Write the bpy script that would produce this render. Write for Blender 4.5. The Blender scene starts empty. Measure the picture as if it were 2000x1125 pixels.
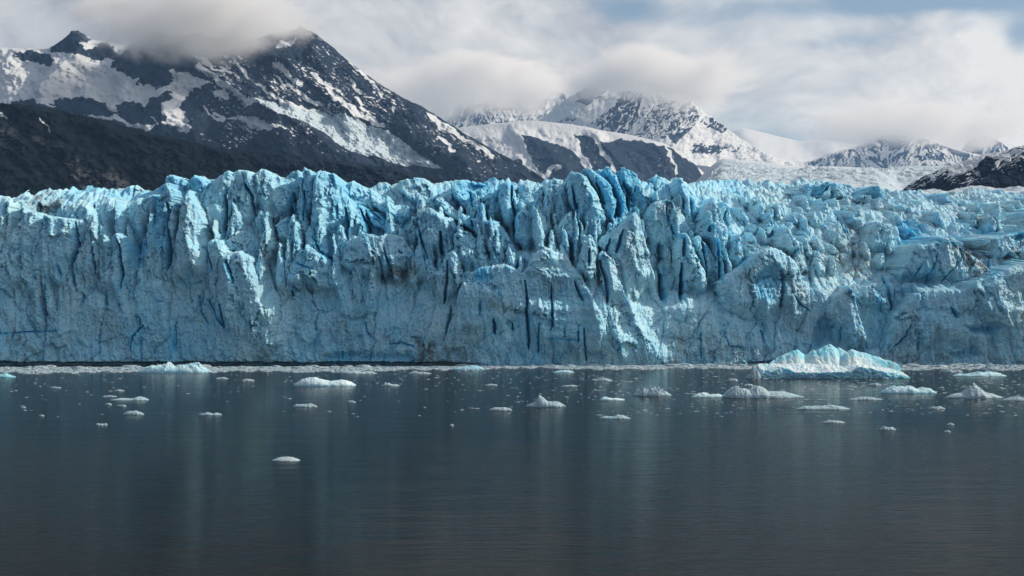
import bpy, math, random
import numpy as np

# ------------------------------------------------------------------ camera, sky, sun, exposure
random.seed(7)
C = bpy.context.scene.collection
SC = bpy.context.scene
R = math.radians
CAM_H, FPX, PCX, HOR = 15.0, 2747.0, 1000.0, 631.0     # camera height, focal length and horizon in photo pixels

cam_d = bpy.data.cameras.new('camera')
cam = bpy.data.objects.new('camera', cam_d); C.objects.link(cam)
cam_d.sensor_width = 36.0
cam_d.lens = 36.0 * FPX / 2000.0
cam_d.shift_y = (HOR - 562.5) / 2000.0
cam_d.clip_start = 1.0; cam_d.clip_end = 60000.0
cam.location = (0, 0, CAM_H); cam.rotation_euler = (R(90), 0, 0)
SC.camera = cam

SUN_AZ, SUN_EL = 12.0, 37.0          # degrees behind the right-hand axis (+X towards +Y), elevation
sd = (math.cos(R(SUN_EL)) * math.cos(R(SUN_AZ)), math.cos(R(SUN_EL)) * math.sin(R(SUN_AZ)), math.sin(R(SUN_EL)))
sun_d = bpy.data.lights.new('sun', 'SUN'); sun_d.energy = 3.6; sun_d.angle = R(0.5); sun_d.color = (1.0, 0.93, 0.84)
sun = bpy.data.objects.new('sun', sun_d); C.objects.link(sun)
from mathutils import Vector
sun.rotation_euler = Vector(sd).to_track_quat('Z', 'Y').to_euler()
sun.location = (300, 0, 300)

SC.view_settings.view_transform = 'Standard'
SC.view_settings.look = 'None'
SC.view_settings.exposure = 0.07
SC.view_settings.gamma = 1.0
SC.view_settings.use_curve_mapping = False
SC.render.engine = 'CYCLES'
SC.cycles.use_denoising = True
SC.cycles.max_bounces = 8
SC.cycles.diffuse_bounces = 3
SC.cycles.glossy_bounces = 3
SC.cycles.transparent_max_bounces = 8
SC.cycles.volume_bounces = 5
SC.cycles.volume_step_rate = 1.0
SC.cycles.volume_max_steps = 128
SC.cycles.sample_clamp_indirect = 4.0


class NT:
    """small helper that writes shader nodes"""
    def __init__(self, tree):
        self.t = tree; tree.nodes.clear()
    def n(self, typ, **kw):
        nd = self.t.nodes.new(typ)
        for k, v in kw.items():
            if k == 'inp':
                for a, b in v.items():
                    s = nd.inputs[a]
                    if hasattr(b, 'is_output'):
                        self.t.links.new(b, s)
                    else:
                        s.default_value = b
            else:
                setattr(nd, k, v)
        return nd
    def m(self, op, a, b=None, c=None, clamp=False):
        nd = self.t.nodes.new('ShaderNodeMath'); nd.operation = op; nd.use_clamp = clamp
        for i, v in enumerate((a, b, c)):
            if v is None: continue
            if hasattr(v, 'is_output'): self.t.links.new(v, nd.inputs[i])
            else: nd.inputs[i].default_value = v
        return nd.outputs[0]
    def vm(self, op, a, b=None):
        nd = self.t.nodes.new('ShaderNodeVectorMath'); nd.operation = op
        for i, v in enumerate((a, b)):
            if v is None: continue
            if hasattr(v, 'is_output'): self.t.links.new(v, nd.inputs[i])
            else: nd.inputs[i].default_value = v
        return nd.outputs['Value' if op in ('DOT_PRODUCT', 'LENGTH', 'DISTANCE') else 'Vector']
    def mix(self, f, a, b):
        nd = self.t.nodes.new('ShaderNodeMix'); nd.data_type = 'RGBA'
        for s, v in ((nd.inputs[0], f), (nd.inputs[6], a), (nd.inputs[7], b)):
            if hasattr(v, 'is_output'): self.t.links.new(v, s)
            else: s.default_value = v if isinstance(v, (int, float)) else (*v, 1.0)[:4]
        return nd.outputs[2]
    def noise(self, vec, scale, detail=4, rough=0.55, dist=0.0, lac=2.0):
        nd = self.n('ShaderNodeTexNoise', inp={'Vector': vec, 'Scale': scale, 'Detail': detail, 'Roughness': rough, 'Distortion': dist, 'Lacunarity': lac})
        return nd.outputs[0]
    def ramp(self, f, a, b, smooth=True):
        nd = self.t.nodes.new('ShaderNodeMapRange'); nd.interpolation_type = 'SMOOTHSTEP' if smooth else 'LINEAR'
        self.t.links.new(f, nd.inputs[0]); nd.inputs[1].default_value = a; nd.inputs[2].default_value = b
        nd.inputs[3].default_value = 0.0; nd.inputs[4].default_value = 1.0
        return nd.outputs[0]
    def scale(self, v, s):
        return self.vm('MULTIPLY', v, s)


def pix_dir(px, py):
    v = Vector(((px - PCX) / FPX, 1.0, (HOR - py) / FPX)); return v.normalized()


W = bpy.data.worlds.new('World'); SC.world = W; W.use_nodes = True
w = NT(W.node_tree)
skyt = w.n('ShaderNodeTexSky', sky_type='NISHITA', sun_disc=False, sun_elevation=R(SUN_EL), sun_rotation=math.atan2(sd[0], sd[1]), altitude=10, air_density=1.0, dust_density=0.6, ozone_density=1.5)
blue = w.mix(1.0, (0, 0, 0), skyt.outputs[0])
blue = w.n('ShaderNodeVectorMath', operation='SCALE', inp={0: skyt.outputs[0], 'Scale': 0.075}).outputs[0]
dirv = w.n('ShaderNodeTexCoord').outputs['Generated']
flat = w.scale(dirv, (1.0, 1.0, 1.75))
warp = w.n('ShaderNodeTexNoise', inp={'Vector': flat, 'Scale': 3.0, 'Detail': 3.0}).outputs['Color']
wv = w.vm('ADD', flat, w.scale(w.vm('SUBTRACT', warp, (0.5, 0.5, 0.5)), (0.22, 0.22, 0.22)))
n1 = w.noise(wv, 4.2, 5, 0.52)
n2 = w.noise(w.vm('ADD', wv, (3.1, 1.7, 0.4)), 9.5, 6, 0.60)
n3 = w.n('ShaderNodeSeparateXYZ', inp={0: warp}).outputs[1]
cover = w.m('ADD', w.m('MULTIPLY', n1, 0.75), w.m('MULTIPLY', n2, 0.25))
def hole(px, py, wx, wy, amp):
    d0 = pix_dir(px, py)
    dv = w.vm('SUBTRACT', dirv, tuple(d0))
    dv = w.scale(dv, (FPX / wx, FPX / wx * 0.3, FPX / wy))
    return w.m('MULTIPLY', w.m('EXPONENT', w.m('MULTIPLY', w.vm('DOT_PRODUCT', dv, dv), -1.0)), amp)
cov = cover
for a in ((1205, 15, 75, 40, 0.16), (1640, 84, 190, 24, 0.15), (1995, 72, 34, 50, 0.15), (1850, 0, 330, 26, 0.16), (1060, 25, 80, 50, 0.09), (1380, 60, 60, 30, 0.08)):
    cov = w.m('SUBTRACT', cov, hole(*a))
for a in ((300, 60, 420, 120, 0.12), (1300, 130, 420, 70, 0.12), (1800, 160, 260, 90, 0.10), (800, 120, 300, 100, 0.12)):
    cov = w.m('ADD', cov, hole(*a))
mask = w.ramp(cov, 0.36, 0.54)
# brightness: thicker grey underside against white lit tops; brighter towards the sun
side = w.m('MULTIPLY_ADD', w.vm('DOT_PRODUCT', dirv, (0.95, 0.30, 0.0)), 0.92, 0.40)
br = w.m('ADD', w.m('MULTIPLY', w.m('SUBTRACT', n3, 0.5), 1.0), w.m('MULTIPLY', w.m('SUBTRACT', n2, 0.5), 0.6))
n2b = w.noise(w.vm('ADD', wv, (3.1 + 0.05, 1.7 + 0.01, 0.4 + 0.05)), 9.5, 6, 0.60)
br = w.m('ADD', br, w.m('MULTIPLY', w.m('SUBTRACT', n2, n2b), 1.5))
lum = w.m('ADD', side, br, clamp=True)
ccol = w.mix(lum, (0.18, 0.205, 0.26), (0.76, 0.79, 0.84))
allc = w.mix(mask, blue, ccol)
bg = w.n('ShaderNodeBackground', inp={'Color': allc, 'Strength': 1.0})
w.t.links.new(bg.outputs[0], w.n('ShaderNodeOutputWorld').inputs[0])

# ------------------------------------------------------------------ numeric helpers
def smooth(a, b, x):
    t = np.clip((x - a) / (b - a), 0, 1); return t * t * (3 - 2 * t)

_rg = np.random.default_rng(1234)
_PN = 1024
_PERM = _rg.permutation(_PN).astype(np.int32)
_VAL = _rg.random(_PN).astype(np.float64)
_GA = _rg.random(_PN) * 6.2831853
_GC, _GS = np.cos(_GA), np.sin(_GA)

def _idx(ix, iy, s):
    a = _PERM[(ix.astype(np.int32) + int(s) * 57) & (_PN - 1)]
    return _PERM[(a + iy.astype(np.int32) + int(s) * 131) & (_PN - 1)]

def rnd(ix, iy, s):
    return _VAL[_idx(ix, iy, s)]

def perlin(x, y, s=0):
    x0 = np.floor(x); y0 = np.floor(y); fx = x - x0; fy = y - y0
    u = fx * fx * fx * (fx * (fx * 6 - 15) + 10); v = fy * fy * fy * (fy * (fy * 6 - 15) + 10)
    ix = x0.astype(np.int32) + int(s) * 57; iy = y0.astype(np.int32) + int(s) * 131
    p0 = _PERM[ix & (_PN - 1)]; p1 = _PERM[(ix + 1) & (_PN - 1)]
    def g(p, dx, dy):
        k = _PERM[(p + iy + dy) & (_PN - 1)]
        return _GC[k] * (fx - dx) + _GS[k] * (fy - dy)
    a = g(p0, 0, 0); b = g(p0, 0, 1)
    a += (g(p1, 1, 0) - a) * u; b += (g(p1, 1, 1) - b) * u
    return 1.4 * (a + (b - a) * v)

def fbm(x, y, o=4, s=0, gain=0.5, lac=2.03):
    t = np.zeros_like(x); a = 1.0
    for i in range(o):
        t += a * perlin(x, y, s + i * 17); x = x * lac + 3.7; y = y * lac - 1.9; a *= gain
    return t

def ridged(x, y, o=4, s=0, gain=0.5, lac=2.07):
    t = np.zeros_like(x); a = 1.0; n = 0.0
    for i in range(o):
        t += a * (1 - np.abs(perlin(x, y, s + i * 13))); n += a
        x = x * lac + 1.3; y = y * lac + 5.1; a *= gain
    return t / n

def worley(x, y, s=0):
    """F1, F2 and the offset and id of the nearest cell"""
    x0 = np.floor(x); y0 = np.floor(y)
    f1 = np.full(x.shape, 9.0); f2 = np.full(x.shape, 9.0)
    ci = np.zeros_like(x); cj = np.zeros_like(x); ox = np.zeros_like(x); oy = np.zeros_like(x)
    for dx in (-1, 0, 1):
        for dy in (-1, 0, 1):
            i = x0 + dx; j = y0 + dy
            px = i + rnd(i, j, s); py = j + rnd(i, j, s + 91)
            ex = x - px; ey = y - py; d = ex * ex + ey * ey
            near = d < f1
            f2 = np.where(near, f1, np.minimum(f2, d))
            f1 = np.where(near, d, f1)
            ci = np.where(near, i, ci); cj = np.where(near, j, cj); ox = np.where(near, ex, ox); oy = np.where(near, ey, oy)
    return np.sqrt(f1), np.sqrt(f2), ci, cj, ox, oy

def facets(x, y, s, tilt=1.0, step=0.5):
    """broken blocks: every cell is a tilted plane at its own level"""
    f1, f2, i, j, ox, oy = worley(x, y, s)
    return (rnd(i, j, s + 5) - 0.5) * step + ox * (rnd(i, j, s + 6) - 0.5) * 2 * tilt + oy * (rnd(i, j, s + 7) - 0.5) * 2 * tilt, f2 - f1

def seg_dist(px, py, pts, closed=False):
    """distance of every grid point to a polyline, and the parameter 0..1 along it"""
    best = np.full(px.shape, 1e18); par = np.zeros(px.shape)
    P = list(pts) + ([pts[0]] if closed else [])
    n = len(P) - 1
    for k in range(n):
        (ax, ay), (bx, by) = P[k], P[k + 1]
        vx, vy = bx - ax, by - ay; L = vx * vx + vy * vy + 1e-9
        t = np.clip(((px - ax) * vx + (py - ay) * vy) / L, 0, 1)
        d = (px - ax - t * vx) ** 2 + (py - ay - t * vy) ** 2
        nb = d < best
        best = np.where(nb, d, best); par = np.where(nb, (k + t) / n, par)
    return np.sqrt(best), par

def inside(px, py, pts):
    c = np.zeros(px.shape, bool); n = len(pts); j = n - 1
    for i in range(n):
        (xi, yi), (xj, yj) = pts[i], pts[j]
        if yi != yj:
            c ^= ((yi > py) != (yj > py)) & (px < (xj - xi) * (py - yi) / (yj - yi) + xi)
        j = i
    return c

def sdist(px, py, pts):
    """signed distance in pixels, positive inside, far outside left at -99"""
    out = np.full(px.shape, -99.0)
    P = np.array(pts, float); m = 14
    b = (px > P[:, 0].min() - m) & (px < P[:, 0].max() + m) & (py > P[:, 1].min() - m) & (py < P[:, 1].max() + m)
    if b.any():
        d, _ = seg_dist(px[b], py[b], pts, True)
        out[b] = np.where(inside(px[b], py[b], pts), d, -d)
    return out

def line_near(px, py, pts, reach):
    """distance to a polyline for points within reach, else 1e9"""
    P = np.array(pts, float); out = np.full(px.shape, 1e9); par = np.zeros(px.shape)
    b = (px > P[:, 0].min() - reach) & (px < P[:, 0].max() + reach) & (py > P[:, 1].min() - reach) & (py < P[:, 1].max() + reach)
    if b.any():
        d, t = seg_dist(px[b], py[b], pts); out[b] = d; par[b] = t
    return out, par

def make_mesh(name, V, Q, mat, parent=None, attrs=None, smooth_shade=False):
    """V (n,3), Q (m,4 or m,3) index arrays -> one mesh object"""
    V = np.ascontiguousarray(V, np.float32); Q = np.ascontiguousarray(Q, np.int32); k = Q.shape[1]
    me = bpy.data.meshes.new(name)
    me.vertices.add(len(V)); me.vertices.foreach_set('co', V.ravel())
    me.loops.add(Q.size); me.loops.foreach_set('vertex_index', Q.ravel())
    me.polygons.add(len(Q)); me.polygons.foreach_set('loop_start', np.arange(0, Q.size, k, dtype=np.int32))
    for an, av in (attrs or {}).items():
        me.attributes.new(an, 'FLOAT', 'POINT').data.foreach_set('value', np.ascontiguousarray(av, np.float32))
    me.update(calc_edges=True)
    me.polygons.foreach_set('use_smooth', np.full(len(Q), smooth_shade))
    if mat: me.materials.append(mat)
    o = bpy.data.objects.new(name, me); C.objects.link(o)
    if parent: o.parent = parent
    return o

def tag(o, label=None, cat=None, group=None, kind=None):
    if label: o['label'] = label
    if cat: o['category'] = cat
    if group: o['group'] = group
    if kind: o['kind'] = kind
    return o

def grid_quads(ok):
    """quads of a (nz, nx) grid whose four corners are ok; returned as flat indices"""
    nz, nx = ok.shape
    idx = np.arange(nz * nx).reshape(nz, nx)
    q = ok[:-1, :-1] & ok[1:, :-1] & ok[:-1, 1:] & ok[1:, 1:]
    a = idx[:-1, :-1][q]; b = idx[:-1, 1:][q]; c = idx[1:, 1:][q]; d = idx[1:, :-1][q]
    return np.stack([a, b, c, d], 1), q

def sub_mesh(name, V, Q, mat, parent=None, attrs=None, smooth_shade=False):
    """only the vertices that Q uses"""
    u, inv = np.unique(Q.ravel(), return_inverse=True)
    return make_mesh(name, V[u], inv.reshape(Q.shape), mat, parent, {k: v[u] for k, v in (attrs or {}).items()}, smooth_shade)

def to_px(X, Y, Z):
    return PCX + X / Y * FPX, HOR - (Z - CAM_H) / Y * FPX

def at(px, py, Y):
    return (px - PCX) / FPX * Y, Y, CAM_H + (HOR - py) / FPX * Y

def on_water(px, py):
    Y = CAM_H * FPX / (py - HOR); return (px - PCX) / FPX * Y, Y

# ------------------------------------------------------------------ materials
def new_mat(name):
    m = bpy.data.materials.new(name); m.use_nodes = True
    return m, NT(m.node_tree)

def attr(t, name):
    return t.n('ShaderNodeAttribute', attribute_name=name).outputs['Fac']

def finish(t, col, rough, bump_h=None, bump_d=0.1, strength=1.0, spec=0.5, ior=1.31, **extra):
    b = t.n('ShaderNodeBsdfPrincipled', inp={'Base Color': col, 'Roughness': rough, 'Specular IOR Level': spec, 'IOR': ior})
    for k, v in extra.items():
        s = b.inputs[k.replace('_', ' ')]
        if hasattr(v, 'is_output'): t.t.links.new(v, s)
        else: s.default_value = v
    if bump_h is not None:
        bm = t.n('ShaderNodeBump', inp={'Height': bump_h, 'Distance': bump_d, 'Strength': strength})
        t.t.links.new(bm.outputs[0], b.inputs['Normal'])
    t.t.links.new(b.outputs[0], t.n('ShaderNodeOutputMaterial').inputs[0])
    return b

def ice_material(name, white, blue_c, fresh_gain=1.0, sss=0.55):
    m, t = new_mat(name)
    pos = t.n('ShaderNodeNewGeometry').outputs['Position']
    big = t.noise(t.scale(pos, (1, 1, 0.45)), 0.035, 4, 0.5)
    mid = t.noise(t.scale(pos, (1, 1, 0.6)), 0.22, 5, 0.6)
    fine = t.noise(pos, 1.3, 4, 0.65)
    f = t.m('ADD', t.m('MULTIPLY', t.m('SUBTRACT', big, 0.5), 1.1), t.m('MULTIPLY', t.m('SUBTRACT', mid, 0.5), 0.9))
    f = t.m('ADD', t.m('ADD', f, 0.42), t.m('MULTIPLY', attr(t, 'fresh'), fresh_gain), clamp=True)
    col = t.mix(f, white, blue_c)
    # pits where grit has melted in, and grey-brown dirt bands
    pit = t.ramp(t.m('ADD', t.m('MULTIPLY', fine, 0.7), t.m('MULTIPLY', mid, 0.3)), 0.60, 0.68)
    col = t.mix(t.m('MULTIPLY', pit, 0.34), col, (0.10, 0.24, 0.33))
    dn = t.noise(t.scale(pos, (1, 1, 0.5)), 0.55, 5, 0.7)
    dirt = t.m('MULTIPLY', attr(t, 'dirt'), t.ramp(dn, 0.36, 0.60))
    vn = t.noise(t.scale(pos, (1, 0.6, 0.55)), 0.15, 5, 0.62, 0.8)
    vein = t.ramp(t.m('ABSOLUTE', t.m('SUBTRACT', vn, 0.5)), 0.022, 0.004)
    vein = t.m('MULTIPLY', vein, t.m('MULTIPLY_ADD', attr(t, 'dirt'), 1.3, -0.02, clamp=True))
    dirt = t.m('MAXIMUM', t.m('MULTIPLY', dirt, 1.25, clamp=True), t.m('MULTIPLY', vein, 0.85))
    col = t.mix(dirt, col, (0.14, 0.125, 0.115))
    finish(t, col, 0.40, t.m('ADD', fine, t.m('MULTIPLY', mid, 1.2)), 0.6, 0.7, spec=0.4, Subsurface_Weight=sss, Subsurface_Radius=(0.25, 0.8, 1.3), Subsurface_Scale=1.0)
    return m

M = {}
M['ice'] = ice_material('glacier_ice', (0.64, 0.88, 0.945), (0.16, 0.60, 0.87))
M['berg'] = ice_material('iceberg_ice', (0.76, 0.88, 0.91), (0.26, 0.70, 0.83))
M['floe'] = ice_material('floe_ice', (0.50, 0.61, 0.66), (0.28, 0.51, 0.61), 0.8, 0.0)

# ------------------------------------------------------------------ water
def water_material():
    m, t = new_mat('fjord_water')
    pos = t.n('ShaderNodeNewGeometry').outputs['Position']
    patch = t.ramp(t.noise(t.scale(pos, (1.0, 0.35, 1.0)), 0.016, 3, 0.55), 0.36, 0.64)
    r1 = t.noise(t.scale(pos, (0.22, 1.0, 1.0)), 1.05, 3, 0.55, 0.3)
    r2 = t.noise(t.scale(pos, (0.45, 1.0, 1.0)), 3.1, 2, 0.5, 0.2)
    r3 = t.noise(t.scale(pos, (0.5, 1.0, 1.0)), 0.14, 2, 0.5)
    h = t.m('ADD', t.m('MULTIPLY', r1, 0.085), t.m('MULTIPLY', r2, 0.024))
    h = t.m('MULTIPLY', h, t.m('MULTIPLY_ADD', patch, 0.85, 0.25))
    h = t.m('ADD', h, t.m('MULTIPLY', r3, 0.10))
    finish(t, (0.012, 0.017, 0.019, 1), 0.11, h, 1.0, 1.0, spec=0.007, ior=1.33)
    return m
M['water'] = water_material()
wv_ = np.array([(-4000, -600, 0), (4000, -600, 0), (4000, 2500, 0), (-4000, 2500, 0)], float)
tag(make_mesh('water', wv_, np.array([[0, 1, 2, 3]]), M['water']), 'dark calm fjord water with fine ripples', kind='structure')

# ------------------------------------------------------------------ the glacier front
def T(ox, pts):
    """points measured in an enlarged crop whose left edge is photo pixel ox and top edge 310, 2.678 times enlarged"""
    return [(ox + x / 2.678, 310 + y / 2.678) for x, y in pts]

SKYLINE = [(-200, 392), (-60, 390), (0, 387), (20, 385), (32, 389), (47, 382), (60, 389), (78, 380), (105, 374), (130, 373), (150, 368), (165, 375), (185, 370), (215, 368), (240, 362), (256, 358), (268, 371),
    (285, 369), (312, 357), (318, 350), (326, 340), (358, 346), (364, 352), (385, 341), (402, 348), (420, 342), (432, 334), (446, 332), (458, 340), (474, 330), (490, 338), (508, 329), (525, 333), (545, 345), (560, 350), (582, 334),
    (586, 334), (592, 324), (606, 334), (622, 336), (632, 332), (648, 334), (658, 350), (668, 358), (688, 351), (704, 362), (720, 366), (740, 356), (768, 360), (800, 349), (826, 348), (846, 360), (868, 352), (892, 350), (912, 356), (932, 361),
    (945, 354), (960, 350), (984, 351), (996, 360), (1014, 356), (1038, 352), (1056, 362), (1066, 350), (1086, 347), (1104, 352), (1112, 335), (1120, 331), (1134, 338), (1146, 326), (1160, 328), (1172, 325), (1186, 324), (1200, 336),
    (1212, 328), (1218, 322), (1228, 334), (1244, 342), (1256, 352), (1270, 350), (1284, 338), (1296, 346), (1310, 352), (1322, 342), (1334, 352), (1350, 358), (1400, 352), (1450, 356), (1500, 362), (1550, 358), (1590, 353), (1640, 356), (1690, 372),
    (1715, 364), (1740, 378), (1800, 382), (1850, 384), (1880, 378), (1910, 372), (1935, 379), (1970, 376), (2000, 380), (2060, 378), (2300, 382)]
COLS = [  # photo column -> (photo row, distance) down the ice slope, to lay out how far it leans back
    (-150, [(716, 499), (600, 502), (480, 509), (410, 520), (380, 545)]),
    (100, [(716, 500), (600, 503), (480, 510), (400, 522), (375, 548)]),
    (500, [(716, 500), (560, 504), (480, 513), (400, 524), (330, 538)]),
    (750, [(716, 501), (560, 506), (510, 516), (450, 534), (350, 578)]),
    (1000, [(716, 493), (510, 499), (490, 514), (400, 548), (350, 580)]),
    (1170, [(716, 495), (560, 501), (450, 518), (330, 546)]),
    (1300, [(716, 503), (600, 509), (570, 522), (450, 540), (345, 594)]),
    (1500, [(716, 506), (590, 513), (500, 534), (430, 580), (350, 690)]),
    (1750, [(716, 508), (570, 518), (550, 530), (480, 560), (420, 612), (370, 730)]),
    (2000, [(716, 503), (540, 516), (500, 545), (400, 650), (375, 740)]),
    (2200, [(716, 503), (540, 516), (500, 545), (400, 650), (375, 740)])]
_pys = np.arange(250, 760, 4.0)
_tab = np.array([np.interp(_pys, [r[0] for r in reversed(c)], [r[1] for r in reversed(c)]) for _, c in COLS])
_cx = np.array([c[0] for c in COLS], float)
def lean_lookup(px, py):
    i = np.clip(np.interp(px, _cx, np.arange(len(_cx))), 0, len(_cx) - 1.001); j = np.clip((py - 250) / 4.0, 0, len(_pys) - 1.001)
    i0 = i.astype(int); j0 = j.astype(int); fi = smooth(0, 1, i - i0); fj = j - j0
    return (_tab[i0, j0] * (1 - fi) + _tab[i0 + 1, j0] * fi) * (1 - fj) + (_tab[i0, j0 + 1] * (1 - fi) + _tab[i0 + 1, j0 + 1] * fi) * fj

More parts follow.
